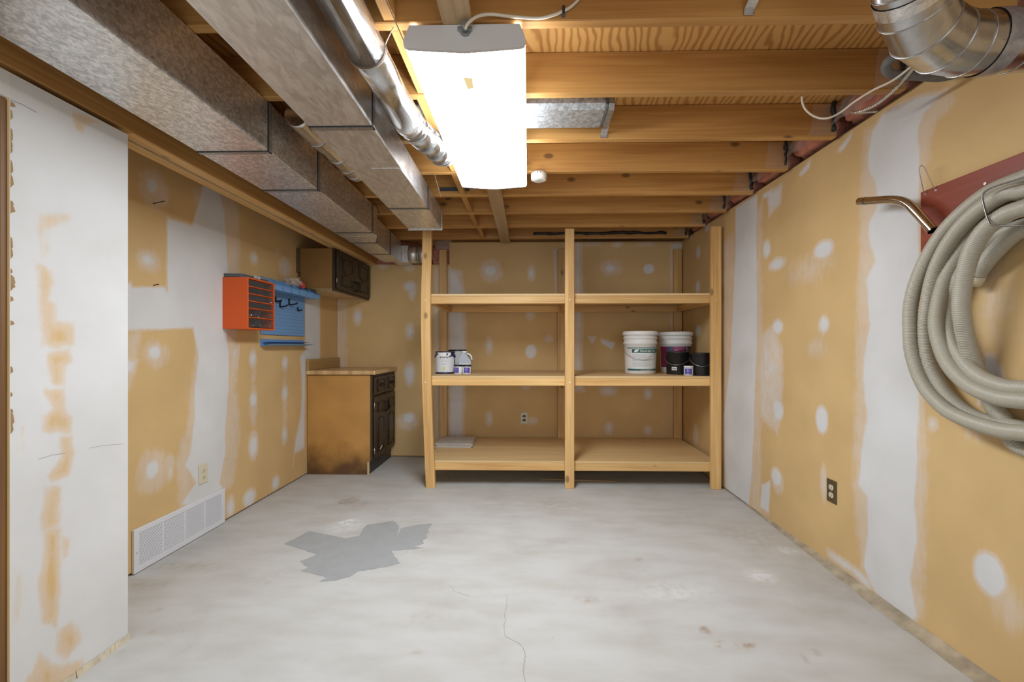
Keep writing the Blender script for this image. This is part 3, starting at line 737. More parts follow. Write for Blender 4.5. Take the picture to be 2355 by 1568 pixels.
# ------------------------------------------------------------------ fluorescent fixture
M_LENS = emit_mat('lit_lens', (.87, .935, 1), LAMP_STRENGTH)
M_CAP = plain('fixture_white', (.62, .60, .58), .45)
def fixture(x0, x1, y0, y1, label, lens, near_detail):
    xc = (x0+x1)/2; w = (x1-x0)/2; zt = ZJ-.0205
    t = thing('ceiling_light', label, 'light', (xc, (y0+y1)/2, zt))
    prof = [(-w*.90, 0), (-w*.97, -.030), (-w, -.052), (-w*.985, -.066), (-w*.93, -.071), (-w*.5, -.077), (0, -.083), (w*.5, -.077), (w*.93, -.071), (w*.985, -.066), (w, -.052), (w*.97, -.030), (w*.90, 0)]
    hl = (y1-y0)/2
    n = len(prof)
    inner = [(a*.994, b*.99) for a, b in prof[1:-1]]
    m = MB()
    vs = [(a, -hl+.012, b) for a, b in inner]+[(a, hl-.012, b) for a, b in inner]
    k = len(inner)
    m.add(vs, [(i, i+1, k+i+1, k+i) for i in range(k-1)], True)
    ln = m.build('lens', lens, t)
    h = MB(); h.box(-w*.86, w*.86, -hl+.006, hl-.006, -.016, -.0005); h.build('housing', M_CAP, t)
    for sd_ in (prof[:2], prof[-2:]):
        MB().add([(a, yy, b) for yy in (-hl+.012, hl-.012) for a, b in sd_], [(0, 1, 3, 2)]).build('housing_side', M_CAP, t)
    for sgn in (-1, 1):
        y = sgn*hl
        MB().prism(prof, .012, lambda a, b, q, y=y, sgn=sgn: (a, y-sgn*q, b)).build('end_cap', M_CAP, t)
    if near_detail:
        # paper sticker caught on the lens
        p = [(-.01, 0), (.024, .008), (.02, .075), (-.004, .08)]
        st_ = MB(); pc = at(1075, 190, Z=zt-.082)
        st_.add([(pc.x-xc+a*.9, pc.y-(y0+y1)/2+b*.9-.04, -.0868) for a, b in p], [(0, 1, 2, 3)])
        m2, nt, b_, N, L = nodes('backlit_sticker')
        tr = N('ShaderNodeBsdfTranslucent'); tr.inputs[0].default_value = (.029, .021, .0095, 1)
        L(tr.outputs[0], nt.nodes['Material Output'].inputs['Surface'])
        st_.build('sticker', m2, t)
        cn = MB(); cx = at(1070, 70, Y=y0-.004)
        cx = cx-Vector(t.location)
        cn.tube([cx+Vector((0, .004, 0)), cx+Vector((0, -.006, 0))], .017, 14)
        cn.box(cx.x-.022, cx.x+.022, cx.y-.012, cx.y-.004, cx.z-.004, cx.z+.006)
        cn.tube([cx+Vector((0, -.006, 0)), cx+Vector((0, -.03, .004))], .010, 10)
        cn.build('cable_connector', plain('connector_zinc', (.35, .36, .37), .4, .8), t)
    return t
lamp = fixture(-.392, -.008, 1.395, 2.63, 'long white fluorescent wrap fixture glowing under the joists, cable clamped to its end cap', M_LENS, True)
M_CABLE = plain('white_cable', (.68, .60, .48), .5)
c0 = at(1070, 68, Y=1.365)
pts = [c0, at(1078, 52, Y=1.36), at(1100, 37, Y=1.37), at(1130, 33, Y=1.385), at(1165, 37, Y=1.395), at(1200, 40, Y=1.40), at(1240, 42, Y=1.402), at(1275, 34, Y=1.403), at(1296, 25, Y=1.403), at(1315, 14, Y=1.403), at(1335, -8, Y=1.403), at(1345, -40, Y=1.403)]
cb = thing('power_cable', 'white cable looping from the light fixture along the joist face', 'cable', tuple(c0))
MB().tube([p-c0 for p in spline(pts, 6)], .0048, 8).build('sheath', M_CABLE, cb)
stp = at(1296, 25, Y=1.40)-c0
MB().box(stp.x-.004, stp.x+.004, stp.y-.006, stp.y+.010, stp.z-.013, stp.z+.013).build('staple', plain('black_staple', (.03, .03, .03), .5), cb)

# smoke detector
p = (.062, 2.648, ZJ)
sd = thing('smoke_detector', 'small round off-white smoke alarm screwed under a joist past the light', 'smoke detector', p)
MB().lathe([(.040, -.044), (.045, -.040), (.0475, -.012), (.0455, -.0005)], n=36).build('body', plain('alarm_plastic', (.66, .62, .54), .45), sd)
MB().lathe([(.020, -.0452), (.020, -.0442)], n=24).build('grille', plain('alarm_grille', (.48, .45, .40), .6), sd)
hm = MB()
for dx in (-.008, .008):
    hm.tube([(dx, -.0474, -.012), (dx, -.0462, -.012)], .003, 8)
hm.build('screw_hole', plain('hole_black', (.02, .02, .02), .8), sd)

# ------------------------------------------------------------------ sheet-metal ducts
M_G1 = galv('galvanised_spangled', (.86, .86, .86), 95, .30, .40, (1, .7, 1), .95)
M_G2 = galv('galvanised_smooth', (.84, .84, .84), 30, .16, .38, (1.6, .5, 1), .85)
M_PIPE = galv('bright_galvanised', (.66, .66, .66), 40, .14, .22, (1, .3, 1), 1.)
M_SEAM = plain('seam_dark', (.05, .05, .05), .6, .5)
M_SEAML = galv('seam_steel', (.5, .5, .49), 60, .2, .35)
def duct_section(parent, y0, y1, a0, a1, mat, name='duct_section'):
    """a0/a1: (xl, xr, zb, zt) at each end, local to parent"""
    o = Vector(parent.location)
    vs = []
    for y, (xl, xr, zb, zt) in ((y0, a0), (y1, a1)):
        vs += [(xl, y, zb), (xr, y, zb), (xr, y, zt), (xl, y, zt)]
    vs = [tuple(Vector(v)-o) for v in vs]
    return MB().add(vs, [(0, 1, 2, 3), (7, 6, 5, 4), (0, 4, 5, 1), (1, 5, 6, 2), (2, 6, 7, 3), (3, 7, 4, 0)]).build(name, mat, parent, .002)
def duct_seam(parent, y, a, w, mat, e=.003, name='seam'):
    xl, xr, zb, zt = a; o = Vector(parent.location)
    m = MB()
    for b in ((xl-e, xr+e, y-w, y+w, zb-e, zb), (xr, xr+e, y-w, y+w, zb-e, zt), (xl-e, xl, y-w, y+w, zb-e, zt)):
        m.box(b[0]-o.x, b[1]-o.x, b[2]-o.y, b[3]-o.y, b[4]-o.z, b[5]-o.z)
    return m.build(name, mat, parent)
zb1 = EYE+.818
d1 = thing('supply_duct', 'wide low rectangular galvanised duct with spangled bottom beside the header beam', 'duct', (-1.24, 2.5, zb1))
zt1 = ZJ-.002
S1 = (-1.39, -1.088, zb1, zt1); S1b = (-1.388, -1.098, zb1, zt1); S1c = (-1.392, -1.118, zb1, zt1); S1d = (-1.396, -1.20, zb1, zt1); S1e = (-1.40, -1.222, zb1, zt1); S1f = (-1.405, -1.234, zb1+.002, zt1)
for y0, y1, a, b in ((-1.9, 1.849, S1, S1), (1.853, 2.31, S1, S1b), (2.316, 3.18, S1b, S1c), (3.186, 3.29, S1c, S1c), (3.292, 3.50, S1c, S1d), (3.504, 3.93, S1d, S1e), (3.936, 4.32, S1e, S1f)):
    duct_section(d1, y0, y1, a, b, M_G1)
for y, a in ((1.851, S1), (2.313, S1b), (3.183, S1c), (3.502, S1d), (3.933, S1e)):
    duct_seam(d1, y, a, .0035, M_SEAM, .0015)
    duct_seam(d1, y+.016, a, .010, M_SEAML, .003, 'drive_cleat')
zb2 = EYE+.878
d2 = thing('branch_duct', 'flat rectangular galvanised duct with a riveted patch plate between the low duct and round pipe', 'duct', (-.75, 2.2, zb2))
D2 = (-.868, -.612, zb2, zt1); D2b = (-.876, -.622, zb2, zt1); D2c = (-.888, -.637, zb2, zt1); D2d = (-.896, -.648, zb2, zt1)
for y0, y1, a, b in ((-1.9, .95, D2, D2), (.955, 1.768, D2, D2b), (1.774, 2.822, D2b, D2c), (2.828, 3.34, D2c, D2d)):
    duct_section(d2, y0, y1, a, b, M_G2)
for y, a in ((.952, D2), (1.771, D2b), (2.825, D2c)):
    duct_seam(d2, y, a, .0035, M_SEAM, .0015)
    duct_seam(d2, y+.018, a, .011, M_SEAML, .003, 'drive_cleat')
duct_section(d2, 3.335, 3.345, (-.904, -.640, zb2-.008, zt1), (-.904, -.640, zb2-.008, zt1), M_SEAML, 'end_flange')
# patch plate with rivets
pp = at(905, 400, Z=zb2)-Vector(d2.location)
pl = MB().box(pp.x-.085, pp.x+.055, pp.y-.075, pp.y+.075, -.0022, -.0003).build('patch_plate', M_G2, d2)
rvm = MB().lathe([(.0035, -.0048), (.0045, -.0022)], (0, 0, 0), 8).mesh('rivet'); rvm.materials.append(M_SEAML)
for a in (-.078, -.02, .045):
    for b in (-.066, .066):
        o = bpy.data.objects.new('rivet', rvm); COL.objects.link(o); o.parent = d2; o.location = (pp.x+a, pp.y+b, 0)
# hooks and hanger wires of the ducts
M_WIRE = plain('hanger_wire', (.42, .34, .27), .4, .7)
def wire(name, label, pts, r=.0016, parent=None, mat=None, cat='wire', per=6, group=None):
    o0 = Vector(pts[0]); m = MB().tube([p-o0 for p in spline(pts, per)], r, 6)
    o = m.build(name, mat or M_WIRE, None, 0, o0)
    return tag(o, label, cat, group)
wire('hanger_wire', 'thin hanger wire dropping past the far end of the low duct', [at(858, 455, Y=3.3), at(868, 470, Y=3.3), at(880, 492, Y=3.35)])
wire('hanger_wire', 'thin bent hanger wire beside the far end of the flat duct', [at(1000, 402, Y=2.64), at(1006, 425, Y=2.68), at(1014, 452, Y=2.72)])
# round pipe with gored elbow
XP, ZP, RP = -.513, EYE+.962, .061
pipe = thing('round_duct_pipe', 'shiny round galvanised pipe hung on wire beside the light fixture with a foil-taped elbow', 'duct pipe', (XP, 1.5, ZP))
def loc(p): return tuple(Vector(p)-Vector(pipe.location))
MB().tube([loc((XP-.01, y, ZP)) for y in (-1.9, .2, 1.44)], RP, 28).build('pipe_section', M_PIPE, pipe)
MB().tube([loc((XP-.01+(y-1.44)*.02, y, ZP)) for y in (1.441, 1.6, 1.90)], RP*.985, 28).build('pipe_section', M_PIPE, pipe)
MB().tube([loc((XP-.01, y, ZP)) for y in (1.435, 1.445)], RP*1.02, 28).build('crimped_joint', plain('joint_rust', (.20, .14, .11), .6, .5), pipe)
e0 = [Vector((XP, 1.90, ZP)), Vector((XP+.012, 1.97, ZP)), Vector((XP+.038, 2.06, ZP-.004)), Vector((XP+.062, 2.15, ZP)), Vector((XP+.072, 2.24, ZP+.01)), Vector((XP+.075, 2.33, ZP+.045)), Vector((XP+.075, 2.38, ZP+.11)), Vector((XP+.075, 2.385, ZP+.18))]
for i in range(len(e0)-1):
    a, b = e0[i], e0[i+1]; d = (b-a)*.04
    MB().tube([loc(a-d), loc(b+d)], RP*(.985+.02*(i % 2)), 28).build('elbow_gore', M_PIPE, pipe)
    MB().tube([loc(b-d*.8), loc(b+d*.8)], RP*1.03, 28).build('elbow_bead', M_SEAML, pipe)
foil = galv('foil_tape', (.80, .78, .76), 60, .25, .3)
MB().tube([loc(e0[0]+Vector((0, -.03, 0))), loc(e0[0]+Vector((0, .015, 0)))], RP*1.035, 28).build('foil_tape', foil, pipe)
wire('hanger_wire', 'long hanger wire slanting down beside the near round pipe', [at(884, -8, Y=1.25), at(905, 40, Y=1.32), at(930, 97, Y=1.405)], .0018)
wire('hanger_wire', 'rusty wire loop slung round the round pipe', [at(905, 62, Y=1.425)]+[Vector((XP-.01+(RP+.004)*math.cos(t), 1.440, ZP+(RP+.004)*math.sin(t))) for t in [.3-i*.25 for i in range(14)]], .0018)
# branch pipe dropping off the back of the flat duct
bpipe = thing('branch_pipe', 'short spiral-ribbed round pipe between the two rectangular ducts', 'duct pipe', (-.93, 2.2, EYE+.95))
bl = [at(652, 240, Y=1.86), at(690, 290, Y=2.02), at(735, 345, Y=2.22), at(780, 375, Y=2.36), at(830, 395, Y=2.44)]
bl = [Vector((-.985, 1.88, EYE+.985)), Vector((-.975, 2.05, EYE+.975)), Vector((-.955, 2.22, EYE+.965)), Vector((-.952, 2.36, EYE+.962)), Vector((-.946, 2.46, EYE+.962))]
q = spline(bl, 6); o0 = Vector(bpipe.location)
MB().tube([p-o0 for p in q], .052, 22).build('pipe_section', M_PIPE, bpipe)
for i in (6, 12, 17, 21):
    dd = (q[i+1]-q[i]).normalized()*.006
    MB().tube([q[i]-dd-o0, q[i]+dd-o0], .0555, 22).build('rib', M_SEAML, bpipe)
# pipe in the joist bay behind the light
bay = thing('joist_bay_duct', 'galvanised stack duct lying in the joist bay behind the light', 'duct', (-.1, 2.05, ZJ+.07))
MB().box(-.55, .455, -.10, .10, -.058, .085).build('stack', galv('stack_steel', (.58, .60, .62), 75, .35, .42, (1, 1, 1), .7), bay, .02)
MB().box(.455, .470, -.103, .103, -.062, .088).build('end_cap', M_SEAML, bay, .02)

# elbow pipe from duct 1 through the back wall gap
ep = thing('end_elbow_pipe', 'dull round pipe leaving the far end of the low duct toward the back wall insulation', 'duct pipe', (-1.1, 4.36, EYE+.90))
o0 = Vector(ep.location)
def eb(x0, x1, r, nm, mat): MB().tube([Vector((x0, 4.36, EYE+.90))-o0, Vector((x1, 4.36, EYE+.90))-o0], r, 22).build(nm, mat, ep)
MB().box(-1.30+1.1, -1.16+1.1, -.035, .10, -.085, .085).build('boot', M_G2, ep, .004)
eb(-1.16, -1.07, .085, 'pipe_section', M_G2); eb(-1.075, -1.06, .09, 'bead', M_SEAML); eb(-1.06, -.985, .083, 'pipe_section', M_G2)

# large taped elbow at the right front
M_BRIGHT = galv('elbow_steel', (.60, .60, .61), 30, .12, .24, (1, 1, 1), 1.)
big = thing('taped_duct_elbow', 'large shiny round duct elbow with foil tape above the right wall', 'duct elbow', tuple(at(2190, 100, Y=1.18)))
o0 = Vector(big.location)
gp = [at(2086, -190, Y=1.02), at(2094, -40, Y=1.08), at(2104, 15, Y=1.115), at(2126, 64, Y=1.15), at(2170, 94, Y=1.18), at(2222, 102, Y=1.19), at(2290, 98, Y=1.19), at(2330, 94, Y=1.19), at(2475, 84, Y=1.18)]
rb = .074
def gores(pts, r, parent, mat, o0, n=40, name='elbow_gore'):
    """mitred gores: neighbouring sections share a ring in the mitre plane"""
    rings = []; ref = None
    for i, p in enumerate(pts):
        t = (pts[min(i+1, len(pts)-1)]-p).normalized()+(p-pts[max(0, i-1)]).normalized()
        t.normalize()
        if ref is None: ref = t.orthogonal()
        ref = (ref-t*ref.dot(t)).normalized(); bi = t.cross(ref)
        rings.append([p-o0+(ref*math.cos(2*PI*k/n)+bi*math.sin(2*PI*k/n))*r for k in range(n)])
    for i in range(len(pts)-1):
        MB().add(rings[i]+rings[i+1], [(k, (k+1) % n, n+(k+1) % n, n+k) for k in range(n)], True).build(name, mat, parent)
        if i: MB().tube([q_+(q_-(pts[i]-o0))*.006 for q_ in rings[i]], .0018, 6, closed=True).build('seam_bead', M_SEAML, parent)
gores(gp, rb, big, M_BRIGHT, o0)
def band(p, q, k, wid, r, nm, mat):
    c = p.lerp(q, k); d = (q-p).normalized()*wid
    MB().tube([c-d-o0, c+d-o0], r, 36, caps=False).build(nm, mat, big)
band(gp[1], gp[2], .35, .016, rb*1.03, 'foil_tape', foil)
band(gp[0], gp[1], .93, .004, rb*1.028, 'tape_edge', plain('old_tape', (.60, .54, .38), .6))
tape = plain('grey_tape', (.36, .33, .32), .3, .35, noise=.3, nscale=40, bump=.6)
band(gp[5], gp[6], .78, .022, rb*1.035, 'duct_tape', tape)
scr = MB(); p = at(2348, 86, Y=1.105); scr.lathe([(.004, 0), (.002, .003)], tuple(p-o0), 8); scr.build('screw', M_SEAML, big)
# dark foam-wrapped pipe loop behind it
fp_ = spline([at(2120, 118, Y=1.50), at(2075, 122, Y=1.54), at(2046, 138, Y=1.56), at(2037, 155, Y=1.58), at(2050, 170, Y=1.6), at(2085, 174, Y=1.6), at(2125, 176, Y=1.6), at(2165, 178, Y=1.62), at(2200, 170, Y=1.66)], 6)
tag(MB().tube([p-fp_[0] for p in fp_], .0145, 12).build('foam_wrapped_pipe', plain('grey_foam', (.17, .16, .15), .85, noise=.2, nscale=60, bump=.3), None, 0, fp_[0]), 'dark grey foam-wrapped pipe loop under the joist behind the taped duct elbow', 'pipe')
cc = [(2110, 142, 1.46), (2098, 151, 1.5), (2072, 172, 1.55), (2046, 189, 1.6), (2010, 206, 1.66), (1980, 224, 1.72), (1958, 239, 1.76), (1935, 257, 1.79), (1910, 270, 1.81), (1888, 272, 1.83), (1868, 265, 1.845), (1853, 252, 1.85), (1846, 238, 1.855), (1844, 222, 1.856)]
wire('power_cable', 'loose white cable sagging from the joist to the taped duct elbow', [at(u, v, Y=y) for u, v, y in cc], .0042, None, M_CABLE, 'cable')
bx = spline([at(2112, 146, Y=1.5), at(2098, 160, Y=1.54), at(2078, 184, Y=1.6), at(2055, 208, Y=1.66), at(2032, 228, Y=1.72), at(2010, 243, Y=1.77), at(1985, 254, Y=1.82), at(1966, 259, Y=1.86), at(1958, 256, Y=1.9), at(1962, 259, Y=1.92), at(1985, 258, Y=1.93), at(2016, 256, Y=1.95)], 8)
bx = resample(bx, .0022)
tag(MB().tube([p-bx[0] for p in bx], .005, 8, radii=[.0047+.0013*(i % 4 < 2) for i in range(len(bx))]).build('armoured_cable', plain('cable_armour', (.62, .60, .56), .35, .85), None, 0, bx[0]), 'spiral steel armoured cable looping down from the taped duct elbow', 'cable')

# ------------------------------------------------------------------ insulation at the joist ends and back
M_PINK = plain('pink_fibreglass', (.52, .20, .13), .9, noise=.35, nscale=22, bump=.8)
M_FILM = clear_mat('poly_film', (.75, .70, .68), .28, .12)
M_TAR = plain('black_sealant', (.012, .012, .014), .5)
def pillow(x0, x1, y0, y1, z0, z1, rnd, n=8):
    m = MB(); vs = []; fs = []
    for fi in range(1):
        pass
    bm = bmesh.new(); bmesh.ops.create_cube(bm, size=1)
    bmesh.ops.subdivide_edges(bm, edges=bm.edges, cuts=5, use_grid_fill=True)
    for v in bm.verts:
        c = v.co.copy(); r = max(abs(c.x), abs(c.y), abs(c.z))
        k = 1-.16*(abs(c.x*c.y)+abs(c.y*c.z)+abs(c.x*c.z))*4*.5
        c *= k; c += Vector((rnd.uniform(-1, 1), rnd.uniform(-1, 1), rnd.uniform(-1, 1)))*.035
        v.co = ((x0+x1)/2+c.x*(x1-x0), (y0+y1)/2+c.y*(y1-y0), (z0+z1)/2+c.z*(z1-z0))
    me = bpy.data.meshes.new('batt'); bm.to_mesh(me); bm.free()
    for p in me.polygons: p.use_smooth = True
    return me
def film(pts_fn, nu, nv, rnd, amp, name, parent, mat=None):
    vs = []
    for i in range(nu+1):
        for j in range(nv+1):
            vs.append(Vector(pts_fn(i/nu, j/nv))+Vector((rnd.uniform(-1, 1), rnd.uniform(-1, 1), rnd.uniform(-1, 1)))*amp-Vector(parent.location))
    return MB().add(vs, [(i*(nv+1)+j, (i+1)*(nv+1)+j, (i+1)*(nv+1)+j+1, i*(nv+1)+j+1) for i in range(nu) for j in range(nv)], True).build(name, mat or M_FILM, parent)
rnd = random.Random(11)
for i, y in enumerate(JY):
    if not 1.3 < y < 4.2: continue
    y0, y1 = y+.044, y+.400
    t = thing('insulation_batt', 'pink plastic-covered insulation batt over the right wall, %s joist bay from the back wall' % ['second', 'third', 'fourth', 'fifth', 'sixth', 'seventh', 'eighth'][len(JY)-2-i], 'insulation', (XR+.05, (y0+y1)/2, 2.16), 'insulation batts over the right wall')
    me = pillow(XR-.035, XR+.15, y0+.01, y1-.005, 2.183, ZD-.008, rnd)
    o = bpy.data.objects.new('batt', me); COL.objects.link(o); me.materials.append(M_PINK); o.parent = t; o.location = -Vector(t.location)
    film(lambda a, b: (XR-.07+.045*b-.01*math.sin(a*9), y0+.005+(y1-y0-.01)*a, 2.184+(ZD-2.19)*b*.9), 9, 5, rnd, .010, 'plastic_film', t)
    # film lapped on the joist face
    film(lambda a, b: (XR-.17+.135*a+.02*b, y1-.004-.002*b, ZJ+.004+(.15)*b), 7, 5, rnd, .0035, 'film_flap', t, clear_mat('thin_film', (.72, .66, .62), .15, .1))
    s = MB(); o0 = Vector(t.location)
    zz = [2.165+.02*k for k in range(8)]
    s.tube([Vector((XR-.055+rnd.uniform(-.006, .006), y1-.012, z))-o0 for z in zz], .009, 7, radii=[.006+rnd.random()*.006 for _ in zz])
    s.build('sealant_bead', M_TAR, t)
# back wall rim: dirty plastic, black sealant line, pink batts
t = thing('rim_insulation', 'plastic-covered insulation with a long black sealant bead above the back wall', 'insulation', (.7, 4.6, 2.2))
me = pillow(.05, XR-.02, 4.34, 4.62, 2.205, ZD-.01, rnd); o = bpy.data.objects.new('batt', me); COL.objects.link(o)
me.materials.append(plain('dusty_batt', (.26, .15, .10), .9, noise=.4, nscale=14)); o.parent = t; o.location = -Vector(t.location)
film(lambda a, b: (.08+1.30*a, 4.335+.01*math.sin(a*20), 2.18+.12*b), 30, 4, rnd, .008, 'plastic_film', t)
s = MB(); o0 = Vector(t.location)
xs = [.05+.05*k for k in range(26)]
s.tube([Vector((x, 4.24+rnd.uniform(-.004, .004), 2.19+rnd.uniform(-.006, .006)))-o0 for x in xs], .01, 8, radii=[.009+rnd.random()*.008 for _ in xs]); s.build('sealant_bead', M_TAR, t)
t = thing('insulation_batt', 'ragged pink insulation sticking out of the step in the back wall top', 'insulation', (-.9, 4.56, 2.0), None)
me = pillow(-.985, -.79, 4.535, 4.66, 1.955, 2.16, rnd); o = bpy.data.objects.new('batt', me); COL.objects.link(o); me.materials.append(M_PINK); o.parent = t; o.location = -Vector(t.location)
film(lambda a, b: (-.93+.14*a, 4.53-.006*b, 2.10+.10*b), 4, 4, rnd, .012, 'plastic_film', t)
t = thing('insulation_batt', 'dark pink insulation in the cavity behind the far end of the low duct', 'insulation', (-1.4, 4.6, 2.0), None)
me = pillow(-1.85, -1.08, 4.54, 4.66, 1.955, 2.2, rnd); o = bpy.data.objects.new('batt', me); COL.objects.link(o); me.materials.append(M_PINK); o.parent = t; o.location = -Vector(t.location)

# ------------------------------------------------------------------ shelving unit of 2x lumber
sh = thing('shelving_unit', 'tall open lumber shelving unit with three plywood decks against the back wall', 'shelf', (.34, 4.0, 0))
def srel(o): return rel(o, sh)
PW, PWx, PWy = post_wood('z'), post_wood('x'), post_wood('y')
# bowed left post
o0 = Vector(sh.location)
m = MB(); vs = []
lp_ = [(990, 1117), (985, 1000), (981, 880), (979, 760), (979, 680), (981, 600), (982, 530)]
for i, (u, v) in enumerate(lp_):
    p = at(u, v, Y=3.53); z = 0 if i == 0 else p.z
    for dx, dy in ((-.036, 0), (.036, 0), (.036, .038), (-.036, .038)): vs.append(Vector((p.x+dx, 3.53+dy, z))-o0)
fs = [(3, 2, 1, 0), tuple(4*(len(lp_)-1)+k for k in range(4))]+[(4*i+k, 4*i+(k+1) % 4, 4*i+4+(k+1) % 4, 4*i+4+k) for i in range(len(lp_)-1) for k in range(4)]
m.add(vs, fs).build('post', PW, sh)
for x0, x1, y, z in ((.289, .362, 3.53, 2.048), (1.432, 1.510, 3.53, 2.06)):
    srel(board('post', x0, x1, y, y+.038, 0, z, PW))
for x0, x1 in ((-.895, -.818), (.293, .373), (1.447, 1.528)):
    srel(board('post', x0, x1, 4.478, 4.516, 0, 2.09, PW))
XA, XM, XB = -.80, .327, 1.50
M_DECK = wood('x', (.76, .54, .27), (.66, .43, .19), name='deck_plywood', knots=.12)
M_DECKE = M_DECK
for zt, zr0 in ((1.540, 1.461), (.883, .806), (.208, .130)):
    zr1 = zt-.0175
    for xa, xb in ((XA-.03, XM-.001), (XM+.001, XB)):
        srel(board('rail', xa, xb, 3.5685, 3.6065, zr0, zr1, PWx))
        srel(board('rail', xa, xb, 4.438, 4.476, zr0, zr1, PWx))
        srel(board('deck', xa+(0 if xa < 0 else .001), xb, 3.569, 4.476, zr1+.0005, zt, M_DECK, None, .001))
    for x in (XA+.0, XB-.04):
        srel(board('side_rail', x, x+.038, 3.607, 4.437, zr0, zr1, PWy))
    srel(board('cross_rail', XM-.019, XM+.019, 3.607, 4.437, zr0, zr1, PWy))
M_SCREW = plain('screw_zinc', (.75, .72, .68), .3, .9)
scm = MB().tube([(0, 0, 0), (0, .003, 0)], .0048, 8).mesh('screw_head'); scm.materials.append(M_SCREW)
for zc in (1.487, .838, .16):
    for u in (-.815 if zc > .3 else -.79, .326, 1.47):
        o = bpy.data.objects.new('screw_head', scm); COL.objects.link(o); o.parent = sh; o.location = Vector((u, 3.528, zc))-o0

# ------------------------------------------------------------------ containers on the middle shelf
ZS = .8835
M_PAIL = plain('white_pail_plastic', (.72, .70, .67), .38)
M_GREEN = plain('label_green', (.012, .10, .085), .5)
M_LABEL = plain('label_paper', (.70, .70, .69), .55)
M_INK = plain('label_ink', (.33, .36, .37), .6)
M_WHITE = plain('print_white', (.78, .78, .76), .5)
M_BAIL = plain('bail_wire', (.45, .45, .46), .3, .9)
def bail(parent, r, z, drop, a0, a1, wr, grip=None, fwd=.012):
    """wire handle hanging in front of the pail between angles a0..a1"""
    pts = []
    for k in range(25):
        t = k/24; a = a0+(a1-a0)*t
        rr = r+fwd
        pts.append(Vector((rr*math.cos(a), rr*math.sin(a), z-drop*math.sin(PI*t)**.8)))
    MB().tube(pts, wr, 6).build('bail_handle', M_BAIL, parent)
    if grip:
        k = int(24*grip); MB().tube(pts[k-2:k+3], wr*3.2, 10).build('handle_grip', M_PAIL, parent)
def pail(loc_, label, rz=0):
    t = thing('paint_pail', label, 'bucket', loc_, 'large white paint pails')
    prof = [(.127, 0), (.131, .006), (.1335, .10), (.1385, .255), (.146, .258), (.146, .272), (.1395, .276), (.140, .302), (.1475, .305), (.1475, .313), (.142, .316), (.1425, .335)]
    MB().lathe(prof, n=56).build('body', M_PAIL, t)
    MB().lathe([(.1475, .333), (.1515, .336), (.1515, .356), (.149, .366), (.142, .3685), (.136, .364), (.01, .364)], n=56).build('lid', M_PAIL, t)
    return t
A = -PI/2
p1 = at(1472, 864, Z=ZS); p1 = Vector((.985, 3.965, ZS))
pl1 = pail(tuple(p1), 'white lidded five-gallon pail with green printed paint label on the shelf')
rr = lambda z: (.131+.0025*(z-.006)/.094 if z < .1 else .1335+.005*(z-.1)/.155)+.0008
def band_(r_, a0, a1, z0, z1, nm, mat, par, e=0.): MB().arc(rr(z0)+e, a0, a1, z0, z1, n=24, r1=rr(z1)+e).build(nm, mat, par)
band_(0, A-.80, A+1.2, .035, .225, 'paper_label', M_LABEL, pl1, .0004)
band_(0, A-1.15, A+1.2, .219, .226, 'green_stripe', M_GREEN, pl1, .0010)
band_(0, A-.76, A+1.2, .183, .214, 'green_banner', M_GREEN, pl1, .0010)
band_(0, A-1.15, A+1.2, .029, .044, 'green_stripe', M_GREEN, pl1, .0010)
def on_pail(a_start, z_start, e):
    def f(x, y):
        z = z_start+y; r_ = rr(z)+e; a = a_start+x/r_
        return (r_*math.cos(a), r_*math.sin(a), z)
    return f
text_mesh('Cloverdale Paint', .0235, on_pail(A-.26, .1905, .0022), 'lettering', M_WHITE, pl1)
leaf = MB(); f = on_pail(A-.62, .1875, .0022)
leaf.add([f(0, 0), f(.004, .013), (f(.018, .022)), f(.043, .023), f(.036, .010), f(.024, .001)], [(0, 1, 2, 3, 4, 5)])
leaf.build('leaf_logo', M_WHITE, pl1)
text_mesh('www.cloverdalepaint.com', .0105, on_pail(A-.2, .033, .0022), 'lettering', M_WHITE, pl1)
ink = MB()
rnd2 = random.Random(3)
z = .165
while z > .06:
    w_ = rnd2.uniform(.75, 1.5)
    r_ = rr(z)+.0012
    ink.arc(r_, A-.74, A-.74+w_, z, z+.0022, n=12); z -= rnd2.choice((.0065, .0065, .011))
ink.build('small_print', M_INK, pl1)
bail(pl1, .1465, .265, .135, A-1.6, A+1.15, .0017, .62)
p2 = Vector((1.345, 4.125, ZS))
pl2 = pail(tuple(p2), 'white lidded five-gallon pail with magenta and navy label behind the black cans')
M_MAG = plain('label_magenta', (.22, .012, .07), .5); M_NAVY = plain('label_navy', (.012, .014, .045), .5)
band_(0, A-1.5, A+1.0, .05, .235, 'magenta_label', M_MAG, pl2, .0006)
band_(0, A+.28, A+1.0, .05, .236, 'navy_label', M_NAVY, pl2, .0012)
band_(0, A-.85, A-.45, .05, .236, 'navy_label', plain('label_slate', (.05, .06, .10), .5), pl2, .0012)
ink = MB()
for z, w_ in ((.220, .75), (.210, .5), (.200, .2)): ink.arc(rr(z)+.002, A-.36, A-.36+w_, z, z+.003, n=10)
ink.arc(rr(.2)+.0025, A+.42, A+.47, .16, .235, n=3)
ink.build('small_print', plain('print_pink', (.55, .30, .40), .5), pl2)
bail(pl2, .1465, .265, .14, A+.2, A+2.6, .0017)
M_BLACK = plain('black_can', (.011, .011, .012), .33)
